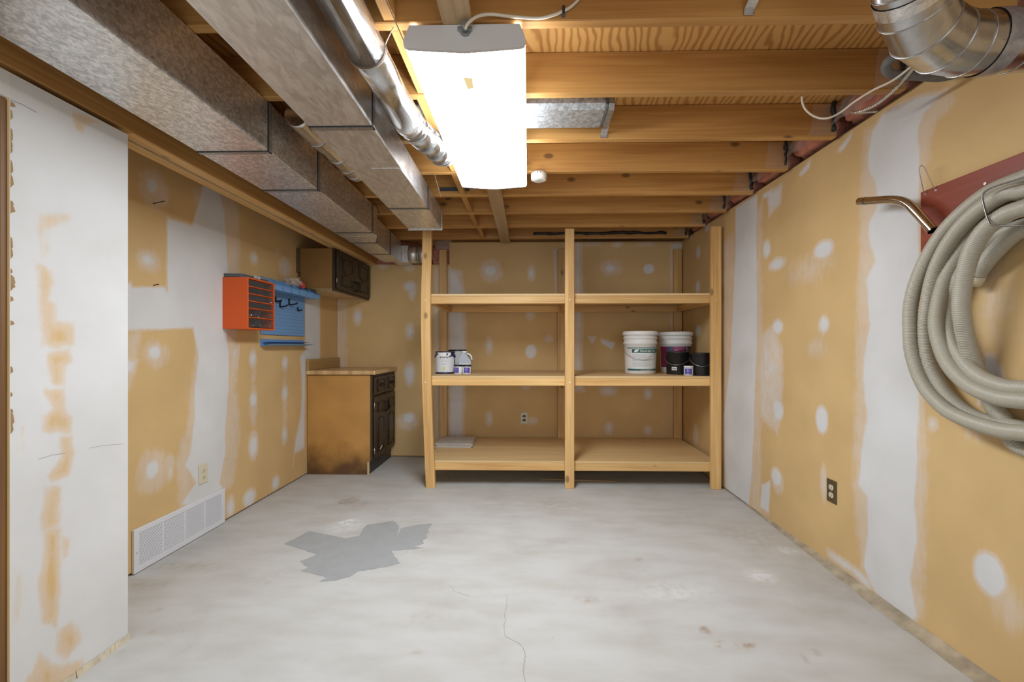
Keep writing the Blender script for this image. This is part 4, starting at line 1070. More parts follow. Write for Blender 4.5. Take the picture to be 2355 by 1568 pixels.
def black_can(c, r, h, label, sticker, a0, a1):
    t = thing('black_pail', label, 'can', c, 'black one-gallon pails')
    MB().lathe([(r*.96, 0), (r*.97, .004), (r, h-.012), (r*1.03, h-.010), (r*1.03, h-.001), (r*.99, h), (r*.95, h-.006), (.01, h-.006)], n=40).build('body', M_BLACK, t)
    lug = MB()
    for a in (a0, a1): lug.tube([(r*math.cos(a), r*math.sin(a), h*.72), ((r+.010)*math.cos(a), (r+.010)*math.sin(a), h*.72)], .008, 10)
    lug.build('bail_lug', M_BLACK, t)
    bail(t, r, h*.72, h*.30, a0, a1, .0021, None, .010)
    if sticker:
        MB().arc(r+.0008, A-.85, A-.42, .036, .064, n=8).build('barcode_sticker', M_LABEL, t)
        bc = MB()
        for k in range(7): bc.arc(r+.0014, A-.79+.045*k, A-.79+.045*k+(.02 if k % 3 else .03), .043, .057, n=1)
        bc.build('barcode', plain('barcode_ink', (.05, .05, .05), .6), t)
    return t
black_can((1.283, 3.865, ZS), .098, .193, 'black pail with wire bail and small white barcode sticker on the shelf', True, A-1.75, A+.75)
black_can((1.420, 3.712, ZS), .0865, .185, 'black pail with slanting wire bail squeezed against the right shelf post', False, A-1.5, A+.95)
M_PURPLE = plain('label_purple', (.105, .075, .36), .5)
def jar(c, label, a0, a1, tilt=None, lid=True):
    t = thing('purple_label_jar', label, 'jar', c, 'small purple-labelled jars')
    r = .036
    MB().lathe([(r*.93, 0), (r, .004), (r, .062), (r*.94, .066)], n=28).build('body', M_WHITE, t)
    MB().lathe([(r*1.04, .0665), (r*1.04, .077), (r*1.0, .079), (.004, .079)], n=28).build('lid', M_BLACK if lid else M_WHITE, t)
    MB().arc(r+.0006, a0, a1, .010, .058, n=12).build('paper_label', M_PURPLE, t)
    pr = MB(); mid = (a0+a1)/2
    for k, z in enumerate((.047, .038, .030, .016)): pr.arc(r+.0012, mid-.35, mid-.35+(.3, .5, .25, .45)[k], z, z+.003, n=4)
    pr.build('small_print', plain('print_lilac', (.5, .48, .75), .5), t)
    return t
jar((1.302, 3.668, ZS), 'small purple-labelled white jar standing before the black pails', A-1.2, A+.5, lid=False)
jar((-.604, 3.84, ZS), 'small purple-labelled black-lidded jar next to the white paint can', A-1.1, A+.35)
jar((-.528, 3.832, ZS), 'small purple-labelled black-lidded jar on the outer side, at the stir stick', A-.6, A+.9)
# gallon can, open-edged white label
can = thing('paint_can', 'white gallon paint can with torn label and dark blue drips round its rim', 'paint can', (-.732, 3.93, ZS), None, .18)
rc = .0835
MB().lathe([(rc, 0), (rc*1.02, .003), (rc, .008), (rc, .182), (rc*1.025, .186), (rc*1.025, .192), (rc*.96, .193), (rc*.90, .188), (.01, .188)], n=44).build('body', plain('can_steel', (.04, .04, .085), .35, .6), can)
MB().arc(rc+.0007, A-1.35, A+1.15, .014, .158, n=30).build('paper_label', plain('can_label', (.70, .70, .73), .45), can)
MB().arc(rc+.0010, A-1.0, A+.62, .150, .190, n=24).build('white_smear', M_WHITE, can)
dr = MB(); rnd3 = random.Random(8)
for a_, zz, w_, h_ in ((-1.2, .150, .35, .035), (-.85, .162, .2, .02), (.20, .160, .16, .02), (.85, .150, .35, .034), (1.1, .140, .3, .05), (.55, .146, .25, .012)):
    dr.arc(rc+.0016, A+a_-w_/2, A+a_+w_/2, zz, zz+h_*.6, n=6); dr.arc(rc+.0016, A+a_-w_/3, A+a_+w_/3, zz+h_*.55, zz+h_, n=6)
dr.build('paint_drip', plain('blue_paint', (.02, .018, .10), .4), can)
lo = MB()
for k in range(9): lo.arc(rc+.0020, A-.55+.115*k, A-.55+.115*k+(.06 if k % 2 else .085), .133+.004*((k*7) % 3), .150, n=2)
lo.build('brand_mark', plain('mark_brown', (.10, .085, .075), .5), can)
lo = MB()
for z, a_, w_ in ((.118, -.35, .5), (.106, -.45, .8), (.088, -.3, .4), (.078, -.35, .55), (.022, -.4, .55)):
    lo.arc(rc+.0016, A+a_, A+a_+w_, z, z+.0022, n=8)
lo.build('small_print', M_INK, can)
MB().arc(rc+.0018, A-.25, A+.02, .034, .062, n=6).build('green_mark', plain('mark_lime', (.52, .66, .20), .5), can)
lug = MB()
for a_ in (A-1.5, A+1.45): lug.tube([(rc*math.cos(a_), rc*math.sin(a_), .15), ((rc+.008)*math.cos(a_), (rc+.008)*math.sin(a_), .15)], .010, 10)
lug.build('bail_ear', plain('can_steel', (.04, .04, .085)), can)
c2 = thing('paint_can', 'plain white paint can with dark lid half hidden behind the torn-label can', 'paint can', (-.655, 4.135, ZS))
MB().lathe([(rc, 0), (rc*1.02, .003), (rc, .008), (rc, .190), (rc*1.02, .194)], n=40).build('body', plain('can_white', (.64, .63, .61), .4), c2)
MB().lathe([(rc*1.04, .1945), (rc*1.04, .206), (rc*.9, .207), (.01, .207)], n=40).build('lid', M_BLACK, c2)
jg = thing('plastic_jug', 'grey-white plastic jug with side handle behind the small purple jars', 'jug', (-.563, 3.99, ZS))
M_JUG = plain('jug_plastic', (.46, .48, .52), .4)
jp = [(-.058, 0), (.056, 0), (.058, .10), (.050, .118), (.012, .168), (.010, .178), (-.030, .178), (-.032, .165), (-.058, .120)]
MB().prism(jp, .09, lambda a, b, t: (a, -.045+t, b)).build('body', M_JUG, jg, .004)
MB().tube([(-.010, 0, .178), (-.010, 0, .197)], .024, 20).build('cap', M_WHITE, jg)
MB().tube(spline([(.012, 0, .172), (.036, 0, .166), (.054, 0, .146), (.058, 0, .118)], 6), .0075, 10).build('handle', M_WHITE, jg)
MB().box(-.046, .046, -.0462, -.0453, .020, .088).build('paper_label', M_LABEL, jg)
s0 = at(1086, 861, Z=ZS+.002)
tag(MB().box(-.035, .035, -.012, .012, 0, .0022).build('stir_stick', wood('x', (.70, .56, .34), (.58, .44, .25), name='stick', knots=0), None, 0, (-.475, 3.855, ZS+.0002)), 'pale wooden paint stir stick lying beside the small jars', 'stir stick').rotation_euler = (0, 0, .9)
# tiles on the bottom deck
M_TILE = plain('tile_grey', (.50, .46, .42), .45, noise=.12, nscale=9)
for k in range(4):
    tl = MB().box(-.165, .165, -.165, .165, 0, .0088).build('floor_tile', M_TILE, None, .0015, (-.672+.004*((k*5) % 3-1), 4.185+.004*((k*7) % 3-1), .2085+k*.0092))
    tl.rotation_euler = (0, 0, .02*((k*3) % 4-1.5))
    tag(tl, ['bottom grey square tile of the pile on the lowest deck', 'second grey square tile from the bottom of the pile on the lowest deck', 'third grey square tile from the bottom of the pile on the lowest deck', 'topmost grey square tile of the pile on the lowest deck'][k], 'tile', 'tiles piled on the lowest deck')
a_, b_ = at(1245, 1100, Z=.01), at(1418, 1106, Z=.01)
tag(MB().tube([Vector((0, 0, 0)), b_-a_], .006, 6).build('wood_lath', wood('x', (.50, .33, .16), (.36, .22, .1), name='lath', knots=.2), None, 0, a_-Vector((0, 0, .004))), 'thin wooden lath lying on the floor under the shelving', 'lath')

# ------------------------------------------------------------------ outlets
def outlet(name, label, origin, axis_u, normal, plate, socket, slot):
    """duplex outlet; plate lies in the plane spanned by axis_u and Z"""
    t = thing(name, label, 'outlet', origin)
    U, Nn, Zv = Vector(axis_u), Vector(normal), Vector((0, 0, 1))
    def f(a, b, d): return tuple(U*a+Zv*b+Nn*d)
    MB().prism([(-.035, -.057), (.035, -.057), (.035, .057), (-.035, .057)], .0055, f).build('cover_plate', plate, t, .0015)
    for cz in (.0195, -.0195):
        pts = [(.0165*math.cos(q)*1.02, cz+max(-.0125, min(.0125, .0165*math.sin(q)))) for q in [2*PI*i/20 for i in range(20)]]
        r_ = MB().prism(pts, .0075, f).build('receptacle', socket, t)
        s = MB()
        for dx in (-.0062, .0062):
            s.prism([(dx-.0012, cz-.002), (dx+.0012, cz-.002), (dx+.0012, cz+.006), (dx-.0012, cz+.006)], .0079, f)
        s.prism([(.003*math.cos(q), cz-.0075+.003*math.sin(q)) for q in [2*PI*i/8 for i in range(8)]], .0079, f)
        s.build('slot', slot, r_)
    MB().prism([(.003*math.cos(q), .003*math.sin(q)) for q in [2*PI*i/10 for i in range(10)]], .0065, f).build('screw', M_SCREW, t)
    return t
M_CREAM = plain('cream_plastic', (.66, .59, .44), .4); M_SLOT = plain('slot_dark', (.05, .04, .035), .7)
outlet('wall_outlet', 'cream duplex outlet on the left wall above the return vent', (XL+.0005, 2.632, .361), (0, 1, 0), (1, 0, 0), M_CREAM, M_CREAM, M_SLOT)
outlet('wall_outlet', 'brown-plated outlet with cream sockets on the right wall', (XR-.0005, 2.30, .386), (0, 1, 0), (-1, 0, 0), plain('bronze_plate', (.115, .08, .035), .38, .3), M_CREAM, M_SLOT)
outlet('wall_outlet', 'white-plated outlet with black sockets on the back wall behind the shelving', (-.042, YB-.0005, .397), (1, 0, 0), (0, -1, 0), plain('ivory_plate', (.60, .55, .42), .4), M_BLACK, plain('slot_grey', (.12, .12, .12), .6))

# ------------------------------------------------------------------ return-air grille
M_VENT = plain('vent_white', (.70, .70, .72), .35)
y0, y1, z0, z1 = 2.150, 2.808, .004, .219
vt = thing('return_vent', 'long white louvred return air grille at the foot of the left wall', 'vent', (XL+.0005, (y0+y1)/2, z0))
def vb(nm, ya, yb, za, zb, d0, d1, mat=M_VENT, bev=.0015):
    return MB().box(d0, d1, ya-(y0+y1)/2, yb-(y0+y1)/2, za-z0, zb-z0).build(nm, mat, vt, bev)
vb('backing', y0+.01, y1-.01, z0+.01, z1-.01, .0005, .002, plain('vent_back', (.34, .34, .37), .8), 0)
for nm, q in (('frame_top', (y0, y1, z1-.026, z1)), ('frame_bottom', (y0, y1, z0, z0+.026)), ('frame_side', (y0, y0+.030, z0+.026, z1-.026)), ('frame_side', (y1-.030, y1, z0+.026, z1-.026))):
    vb(nm, *q, .0005, .014)
secs = 4; iw = (y1-y0-.06); gap = .012
sw = (iw-gap*(secs-1))/secs
for k in range(1, secs):
    a = y0+.03+k*sw+(k-1)*gap; vb('mullion', a, a+gap, z0+.026, z1-.026, .002, .0125)
nl_ = 21; zz0, zz1 = z0+.026, z1-.026; pitch = (zz1-zz0)/nl_
lm = MB().prism([(.003, .35*pitch), (.004, .35*pitch+.0012), (.0125, -.30*pitch), (.0115, -.30*pitch-.0012)], sw, lambda a, b, t: (a, t, b)).mesh('louvre'); lm.materials.append(M_VENT)
for k in range(secs):
    for i in range(nl_):
        o = bpy.data.objects.new('louvre', lm); COL.objects.link(o); o.parent = vt
        o.location = (0, y0+.03+k*(sw+gap)-(y0+y1)/2, zz0+(i+.5)*pitch-z0)
for yy in (y0+.014, y1-.014):
    MB().tube([(.0138, yy-(y0+y1)/2, .10), (.0155, yy-(y0+y1)/2, .10)], .004, 10).build('screw', M_SCREW, vt)

# ------------------------------------------------------------------ kitchen cabinets in the far left corner
M_DARK = wood('z', (.055, .034, .018), (.026, .015, .008), (.01, .006, .004), name='dark_oak', knots=.1, rough=.38)
M_SIDE = side_panel_mat()
M_RAW = plain('raw_board', (.62, .45, .23), .7, noise=.15, nscale=20)
M_IRON = plain('black_pull', (.02, .017, .014), .3, .7)
bc_y0, bc_y1, bc_x0, bc_x1 = 3.885, YB-.012, XL+.006, -1.362
bc = thing('base_cabinet', 'dark oak base cabinet with stained hardboard side in the far left corner', 'cabinet', (XL+.3, (bc_y0+bc_y1)/2, 0))
o0 = Vector(bc.location)
def cb_(nm, x0, x1, y0, y1, z0, z1, mat, par=None, bev=.0015):
    return MB().box(x0-o0.x, x1-o0.x, y0-o0.y, y1-o0.y, z0-o0.z, z1-o0.z).build(nm, mat, par or bc, bev)
side = [(bc_x0, 0), (-1.408, 0), (-1.408, .115), (bc_x1-.019, .115), (bc_x1-.019, .868), (bc_x0, .868)]
MB().prism(side, .012, lambda a, b, t: (a-o0.x, bc_y0+t-o0.y, b)).build('side_panel', M_SIDE, bc)
MB().prism(side, .012, lambda a, b, t: (a-o0.x, bc_y1-t-o0.y, b)).build('side_panel', M_SIDE, bc)
cb_('bottom', bc_x0, bc_x1-.02, bc_y0+.013, bc_y1-.013, .115, .128, M_RAW)
cb_('toe_kick_edge', -1.4075, -1.392, bc_y0, bc_y0+.018, .0, .114, M_RAW)
cb_('toe_kick', -1.404, -1.392, bc_y0+.019, bc_y1, .0, .114, plain('toe_black', (.03, .025, .02), .4, noise=.6, nscale=25))
# face frame
fx0, fx1 = bc_x1-.0185, bc_x1
for nm, q in (('stile', (bc_y0, bc_y0+.035, .115, .868)), ('stile', (bc_y1-.035, bc_y1, .115, .868)), ('mid_stile', ((bc_y0+bc_y1)/2-.02, (bc_y0+bc_y1)/2+.02, .15, .84)),
              ('face_rail', (bc_y0+.035, bc_y1-.035, .84, .868)), ('face_rail', (bc_y0+.035, bc_y1-.035, .665, .69)), ('face_rail', (bc_y0+.035, bc_y1-.035, .115, .15))):
    cb_(nm, fx0, fx1, q[0], q[1], q[2], q[3], M_DARK)
ym = (bc_y0+bc_y1)/2
def raised_door(par_thing, origin, y0, y1, z0, z1, x, kind, hinge_near=True, name='door'):
    """door slab whose face points to +X; recessed panels with moulded edges"""
    O = Vector(origin); t = .019
    d = MB().box(x-O.x, x+t-O.x, y0-O.y, y1-O.y, z0-O.z, z1-O.z).build(name, M_DARK, par_thing, .005)
    w, h = y1-y0, z1-z0
    def pan(nm, poly, d0, d1, mat=M_DARK):
        return MB().prism(poly, d1-d0, lambda a, b, q: (x+t+d0+q-O.x, y0+a-O.y, z0+b-O.z)).build(nm, mat, d)
    def arch(a0, a1, b0, b1, rise, up=True, n=10):
        pts = [(a0, b0), (a1, b0)]
        if up: pts += [(a1+(a0-a1)*k/n, b1+rise*math.sin(PI*k/n)) for k in range(n+1)]
        else: pts = [(a0, b1), (a0, b0)] and [(a0+(a1-a0)*k/n, b0-rise*math.sin(PI*k/n)) for k in range(n+1)]+[(a1, b1), (a0, b1)]
        return pts
    def moulding(poly, nm='moulding'):
        c = (sum(p[0] for p in poly)/len(poly), sum(p[1] for p in poly)/len(poly))
        m_ = MB(); n = len(poly)
        P = [Vector((x+t+.001-O.x, y0+a-O.y, z0+b-O.z)) for a, b in poly]
        m_.tube(P, .0055, 6, closed=True); m_.build(nm, M_DARK, d)
        pan('panel', [(c[0]+(a-c[0])*.72, c[1]+(b-c[1])*.84) for a, b in poly], -.001, .006)
        pan('panel_recess', poly, -.0005, .0008, plain('oak_recess_shade', (.016, .010, .006), .4))  # recess shade is put into this darker oak colour
    if kind == 'base':
        moulding([(w*.2, h*.74), (w*.8, h*.74), (w*.8, h*.9), (w*.2, h*.9)])
        moulding(arch(w*.2, w*.8, h*.08, h*.60, h*.055))
    elif kind == 'wall':
        moulding(arch(w*.18, w*.82, h*.54, h*.88, h*.10, False))
        moulding(arch(w*.18, w*.82, h*.10, h*.34, h*.07))
    else:
        moulding([(w*.17, h*.17), (w*.83, h*.17), (w*.83, h*.83), (w*.17, h*.83)])
    return d
def pull(door, O, x, y, z, vertical):
    b = MB(); O = Vector(O)
    if vertical: pts = [(x, y, z-.042), (x+.018, y, z-.034), (x+.024, y, z), (x+.018, y, z+.034), (x, y, z+.042)]
    else: pts = [(x, y-.036, z+.008), (x+.018, y-.03, z-.004), (x+.022, y, z-.016), (x+.018, y+.03, z-.004), (x, y+.036, z+.008)]
    b.tube([Vector(p)-O for p in spline(pts, 6)], .0048, 8)
    e = .009
    for s_ in (0, -1):
        q = Vector(pts[s_])-O; b.tube([q-Vector((.001, 0, 0)), q+Vector((.004, 0, 0))], e, 12)
    b.build('pull', M_IRON, door)
    if not vertical:
        MB().prism([(.03*math.cos(q), .020*math.sin(q)) for q in [2*PI*i/16 for i in range(16)]], .003, lambda a, c, d_: (x+d_-O.x, y+a-O.y, z+c-O.z)).build('backplate', M_IRON, door)
xs_ = bc_x1+.0008
for i, (ya, yb) in enumerate(((bc_y0+.022, ym-.008), (ym+.008, bc_y1-.022))):
    dw = raised_door(bc, o0, ya, yb, .694, .852, xs_, 'drawer', name='drawer_front')
    pull(dw, o0, xs_+.026, (ya+yb)/2, .775, False)
    dd = raised_door(bc, o0, ya, yb, .136, .676, xs_, 'base')
    pull(dd, o0, xs_+.02, (yb-.025 if i == 0 else ya+.025), .56, True)
    M_HINGE = plain('hinge_chrome', (.55, .52, .48), .3, .9)
    for z in (.20, .60):
        yh = ya-.004 if i == 0 else yb+.004
        MB().tube([Vector((xs_+.012, yh, z-.028))-o0, Vector((xs_+.012, yh, z+.028))-o0], .0042, 8).build('hinge', M_HINGE, dd)
    if i == 0:
        pc = (ya+yb)/2
        MB().add([tuple(Vector((xs_+.0265, pc-.02+a, .196+b))-o0) for a, b in ((-.03, -.008), (.035, .006), (.045, .026), (-.02, .012))], [(0, 1, 2, 3)]).build('paper_scrap', M_LABEL, dd)
ct = thing('countertop', 'butcher-block laminate countertop with backsplash on the base cabinet', 'countertop', (XL+.3, (bc_y0+bc_y1)/2, .8695))
o1 = Vector(ct.location)
M_BUT = stripes_mat()
MB().box(XL+.004-o1.x, -1.332-o1.x, bc_y0-.022-o1.y, YB-.003-o1.y, .004, .040).build('top', M_BUT, ct, .004)
MB().box(XL+.003-o1.x, XL+.026-o1.x, bc_y0-.022-o1.y, YB-.003-o1.y, .0405, .138).build('backsplash', wood('y', (.44, .27, .10), (.36, .205, .07), name='splash', knots=0, rough=.4), ct, .004)
cb2 = MB().box(bc_x0+.05-o1.x, bc_x1-.02-o1.x, bc_y0+.004-o1.y, bc_y0+.02-o1.y, -.0005, .0038).build('underlay', plain('shim_and_shade', (.10, .06, .03), .7), ct)

uc_y0, uc_y1, uc_x0, uc_x1 = 3.70, YB-.006, -1.902, -1.635
uc = thing('wall_cabinet', 'dark oak two-door wall cabinet hung under the header beam', 'cabinet', (-1.77, (uc_y0+uc_y1)/2, 1.60))
o0 = Vector(uc.location)
cb_('side_panel', uc_x0, uc_x1-.0005, uc_y0, uc_y0+.014, 1.606, 1.938, plain('hardboard_brown', (.23, .115, .03), .5, noise=.15, nscale=4), uc)
cb_('side_panel', uc_x0, uc_x1-.0005, uc_y1-.014, uc_y1, 1.606, 1.938, plain('hardboard_brown', (.23, .115, .03), .5), uc)
cb_('bottom', uc_x0, uc_x1-.0005, uc_y0+.015, uc_y1-.015, 1.606, 1.620, M_RAW, uc)
cb_('top', uc_x0, uc_x1-.0005, uc_y0+.015, uc_y1-.015, 1.924, 1.938, M_RAW, uc)
cb_('back', uc_x0, uc_x0+.006, uc_y0+.015, uc_y1-.015, 1.621, 1.923, M_RAW, uc)
cb_('hanging_rail', XL+.001, uc_x0-.0005, uc_y0+.02, uc_y1-.02, 1.60, 1.70, M_RAW, uc)
cb_('hanging_rail', XL+.001, uc_x0-.0005, uc_y0+.004, uc_y1-.02, 1.74, 1.94, plain('shim_and_shade', (.10, .06, .03), .7), uc)  # spacer rail, coloured dark to stand for the shadow gap beside the cabinet
for nm, q in (('stile', (uc_y0, uc_y0+.035, 1.585, 1.94)), ('stile', (uc_y1-.035, uc_y1, 1.585, 1.94)), ('mid_stile', ((uc_y0+uc_y1)/2-.02, (uc_y0+uc_y1)/2+.02, 1.62, 1.90)), ('face_rail', (uc_y0+.035, uc_y1-.035, 1.90, 1.94)), ('face_rail', (uc_y0+.035, uc_y1-.035, 1.585, 1.62))):
    cb_(nm, uc_x1, uc_x1+.019, q[0], q[1], q[2], q[3], M_DARK, uc)
ym = (uc_y0+uc_y1)/2
for i, (ya, yb) in enumerate(((uc_y0+.026, ym-.006), (ym+.006, uc_y1-.022))):
    dd = raised_door(uc, o0, ya, yb, 1.606, 1.926, uc_x1+.0198, 'wall')
    pull(dd, o0, uc_x1+.04, (yb-.022 if i == 0 else ya+.022), 1.67, True)
    yh = ya-.004 if i == 0 else yb+.004
    MB().tube([Vector((uc_x1+.03, yh, 1.655))-o0, Vector((uc_x1+.03, yh, 1.70))-o0], .0042, 8).build('hinge', M_HINGE, dd)

# ------------------------------------------------------------------ orange drawer organiser
M_OR = plain('orange_enamel', (.70, .10, .010), .42)
M_CLEAR = clear_mat('smoke_plastic', (.20, .18, .17), .13, .1)
M_BITS = plain('metal_bits', (.42, .40, .38), .22, .95, noise=.6, nscale=150)
ox0, ox1, oy0, oy1, oz0, oz1 = XL+.001, -1.777, 2.803, 3.105, 1.231, 1.560
og = thing('drawer_organiser', 'orange steel small-parts organiser with clear drawers hung on the left wall', 'organiser', ((ox0+ox1)/2, (oy0+oy1)/2, oz0))
o0 = Vector(og.location)
def gb(nm, x0, x1, y0, y1, z0, z1, mat, par=None, bev=.001):
    return MB().box(x0-o0.x, x1-o0.x, y0-o0.y, y1-o0.y, z0-o0.z, z1-o0.z).build(nm, mat, par or og, bev)
w_ = .009
gb('side', ox0, ox1, oy0, oy0+w_, oz0, oz1, M_OR); gb('side', ox0, ox1, oy1-w_, oy1, oz0, oz1, M_OR)
gb('top', ox0, ox1, oy0+w_, oy1-w_, oz1-w_, oz1, M_OR); gb('bottom', ox0, ox1, oy0+w_, oy1-w_, oz0, oz0+w_, M_OR); gb('back', ox0, ox0+.004, oy0+w_, oy1-w_, oz0+w_, oz1-w_, plain('orange_inside', (.30, .06, .012), .5))
iz0, iz1 = oz0+w_, oz1-w_; ih = iz1-iz0
rows = [(0, .215, 2), (.215, .40, 2), (.40, .55, 6), (.55, .70, 6), (.70, .85, 6), (.85, 1.0, 6)]
rb_ = random.Random(5)
for a, b, n in rows:
    za, zb = iz0+a*ih, iz0+b*ih
    if a > 0: gb('shelf', ox0+.004, ox1-.0005, oy0+w_, oy1-w_, za-.0025, za+.0025, M_OR)
    cw = (oy1-oy0-2*w_)/n
    for k in range(n):
        ya, yb = oy0+w_+k*cw+.002, oy0+w_+(k+1)*cw-.002
        z0_, z1_ = za+.004, zb-.005
        d = MB()
        X0, X1 = ox0+.02, ox1-.006
        for q in ((X0, X1, ya, yb, z0_, z0_+.0012), (X1-.0012, X1, ya, yb, z0_, z1_), (X0, X1, ya, ya+.001, z0_, z1_), (X0, X1, yb-.001, yb, z0_, z1_)):
            d.box(q[0]-o0.x, q[1]-o0.x, q[2]-o0.y, q[3]-o0.y, q[4]-o0.z, q[5]-o0.z)
        d.box(X1-o0.x, X1+.008-o0.x, (ya+yb)/2-.010-o0.y, (ya+yb)/2+.010-o0.y, (z0_+z1_)/2-.002-o0.z, (z0_+z1_)/2+.001-o0.z)
        do = d.build('drawer', M_CLEAR, og)
        bits = MB()
        for _ in range(9 if n == 6 else 18):
            px = rb_.uniform(X0+.06, X1-.006); py = rb_.uniform(ya+.006, yb-.006); pz = rb_.uniform(z0_+.004, z0_+(z1_-z0_)*.55)
            an = rb_.uniform(0, PI); ln = rb_.uniform(.004, .012 if n == 6 else .03)
            dv = Vector((math.cos(an)*.5, math.sin(an), rb_.uniform(-.3, .3)))*ln
            c = Vector((px, py, pz))
            e = c+dv; e.y = min(max(e.y, ya+.004), yb-.004); e.x = min(e.x, X1-.004); e.z = max(e.z, z0_+.003)
            bits.tube([c-o0, e-o0], rb_.uniform(.0012, .003), 5)
        bo = bits.build('hardware_bits', M_BITS, do); bo['kind'] = 'stuff'
M_GREY = plain('grey_tray', (.10, .115, .125), .5)
gt_ = thing('parts_tray', 'dark grey shallow plastic tray lying on top of the orange organiser', 'tray', ((ox0+ox1)/2-.02, 2.96, oz1+.0004))
MB().box(-.055, .055, -.148, .148, 0, .022).build('tray', M_GREY, gt_, .003)
MB().box(-.057, .057, -.150, .150, .0222, .0262).build('lid', plain('tray_lid', (.42, .38, .33), .3), gt_, .001)
lt = MB()
for yy in (-.01, .03): lt.box(.0555, .062, yy-.012, yy+.012, .012, .028)
lt.build('latch', clear_mat('clear_latch', (.8, .8, .8), .6), gt_)

# ------------------------------------------------------------------ blue pegboard, bins and tool rail
M_BLUE = plain('blue_enamel', (.16, .34, .62), .42)
M_BLUE2 = plain('blue_bin_plastic', (.17, .36, .66), .4)
by0, by1, bz0, bz1 = 3.20, 3.828, 1.207, 1.60
pg = thing('pegboard', 'blue steel pegboard panel with black hooks on the left wall', 'pegboard', (XL+.001, (by0+by1)/2, bz0))
MB().box(0, .012, -(by1-by0)/2, (by1-by0)/2, 0, bz1-bz0).build('panel', M_BLUE, pg, .004)
hol = MB()
ny_, nz_ = 23, 14
for i in range(ny_):
    for j in range(nz_):
        yy = -(by1-by0)/2+.024+i*(by1-by0-.048)/(ny_-1); zz = .022+j*.0275
        if zz > bz1-bz0-.02: continue
        hol.add([(.0124, yy+.0032*math.cos(q), zz+.0032*math.sin(q)) for q in [2*PI*k/6 for k in range(6)]], [(0, 1, 2, 3, 4, 5)])
ho = hol.build('peg_hole', plain('hole_blue', (.02, .05, .11), .8), pg); ho['kind'] = 'stuff'
def hook(u, v, s, two):
    p = at(u, v, X=XL+.014)-Vector(pg.location)
    m_ = MB()
    m_.tube([p+Vector((.003, 0, .030*s)), p+Vector((.003, 0, -.012*s))], .0075, 8)
    m_.tube(spline([p+Vector((.003, 0, -.010*s)), p+Vector((.025*s, 0, -.010*s)), p+Vector((.052*s, .004, -.004*s)), p+Vector((.060*s, .004, .006*s))], 5), .006, 8)
    if two: m_.tube(spline([p+Vector((.003, .012, -.010*s)), p+Vector((.025*s, .012, -.010*s)), p+Vector((.052*s, .016, -.004*s))], 5), .0046, 8)
    m_.build('hook', M_BLACK, pg)
hook(643, 702, 1.0, False); hook(664, 697, 1.15, True); hook(684, 712, .6, True); hook(633, 690, .8, True)
# hopper bins on a rail
rail = tag(MB().box(0, .004, -.36, .36, 0, .045).build('bin_rail', M_BLUE, None, 0, (XL+.0135, 3.53, 1.575)), 'blue steel louvre rail carrying the row of bins above the pegboard', 'rail')
bin_w, bin_d = .104, .10
def bin_mesh():
    m_ = MB(); w2 = bin_w/2; t_ = .002; h = .092; hf = .036
    side = [(0, 0), (bin_d, 0), (bin_d+.006, hf), (bin_d*.62, h*.80), (.02, h), (0, h)]
    for y in (-w2, w2-t_):
        m_.prism(side, t_, lambda a, b, q, y=y: (a, y+q, b))
    m_.box(0, bin_d, -w2, w2, 0, t_)
    m_.box(0, t_, -w2, w2, 0, h)
    m_.add([(bin_d, -w2, 0), (bin_d, w2, 0), (bin_d+.006, w2, hf), (bin_d+.006, -w2, hf), (bin_d-t_, -w2, 0), (bin_d-t_, w2, 0), (bin_d+.004, w2, hf), (bin_d+.004, -w2, hf)],
           [(0, 1, 2, 3), (7, 6, 5, 4), (3, 2, 6, 7)])
    m_.box(bin_d+.004, bin_d+.010, -w2, w2, hf-.004, hf+.002)
    return m_
bmesh_ = bin_mesh().mesh('hopper_bin'); bmesh_.materials.append(M_BLUE2)
bl_ = ['blue hopper bin half hidden behind the orange organiser', 'blue hopper bin with a white scrap in it, second from the orange organiser', 'blue hopper bin under the plastic bag', 'blue hopper bin beside the one under the plastic bag, away from the organiser', 'blue hopper bin next to last before the wall cabinet', 'blue hopper bin at the end of the row below the wall cabinet']
for k in range(6):
    b_ = bpy.data.objects.new('hopper_bin', bmesh_); COL.objects.link(b_)
    b_.location = (XL+.018, 3.228+.1185*k, 1.530)
    tag(b_, bl_[k], 'bin', 'blue hopper bins in a row')
bg = thing('plastic_bag', 'crumpled clear plastic bag with a red label spilling out of the blue bins', 'bag', (-1.87, 3.53, 1.60))
rg = random.Random(2)
def crumple(c, r, seed):
    bm = bmesh.new(); bmesh.ops.create_icosphere(bm, subdivisions=3, radius=1); q = random.Random(seed)
    for v in bm.verts:
        k = 1+q.uniform(-.22, .22); v.co = Vector((c[0]+v.co.x*r[0]*k, c[1]+v.co.y*r[1]*k, c[2]+v.co.z*r[2]*k))
    me = bpy.data.meshes.new('bag'); bm.to_mesh(me); bm.free(); return me
for nm, me, mt in (('bag', crumple((0, 0, .03), (.045, .105, .034), 1), clear_mat('bag_film', (.75, .66, .62), .42, .15)), ('red_label', crumple((.03, .085, .02), (.018, .026, .026), 2), plain('bag_red', (.55, .06, .06), .4))):
    o = bpy.data.objects.new(nm, me); COL.objects.link(o); me.materials.append(mt); o.parent = bg
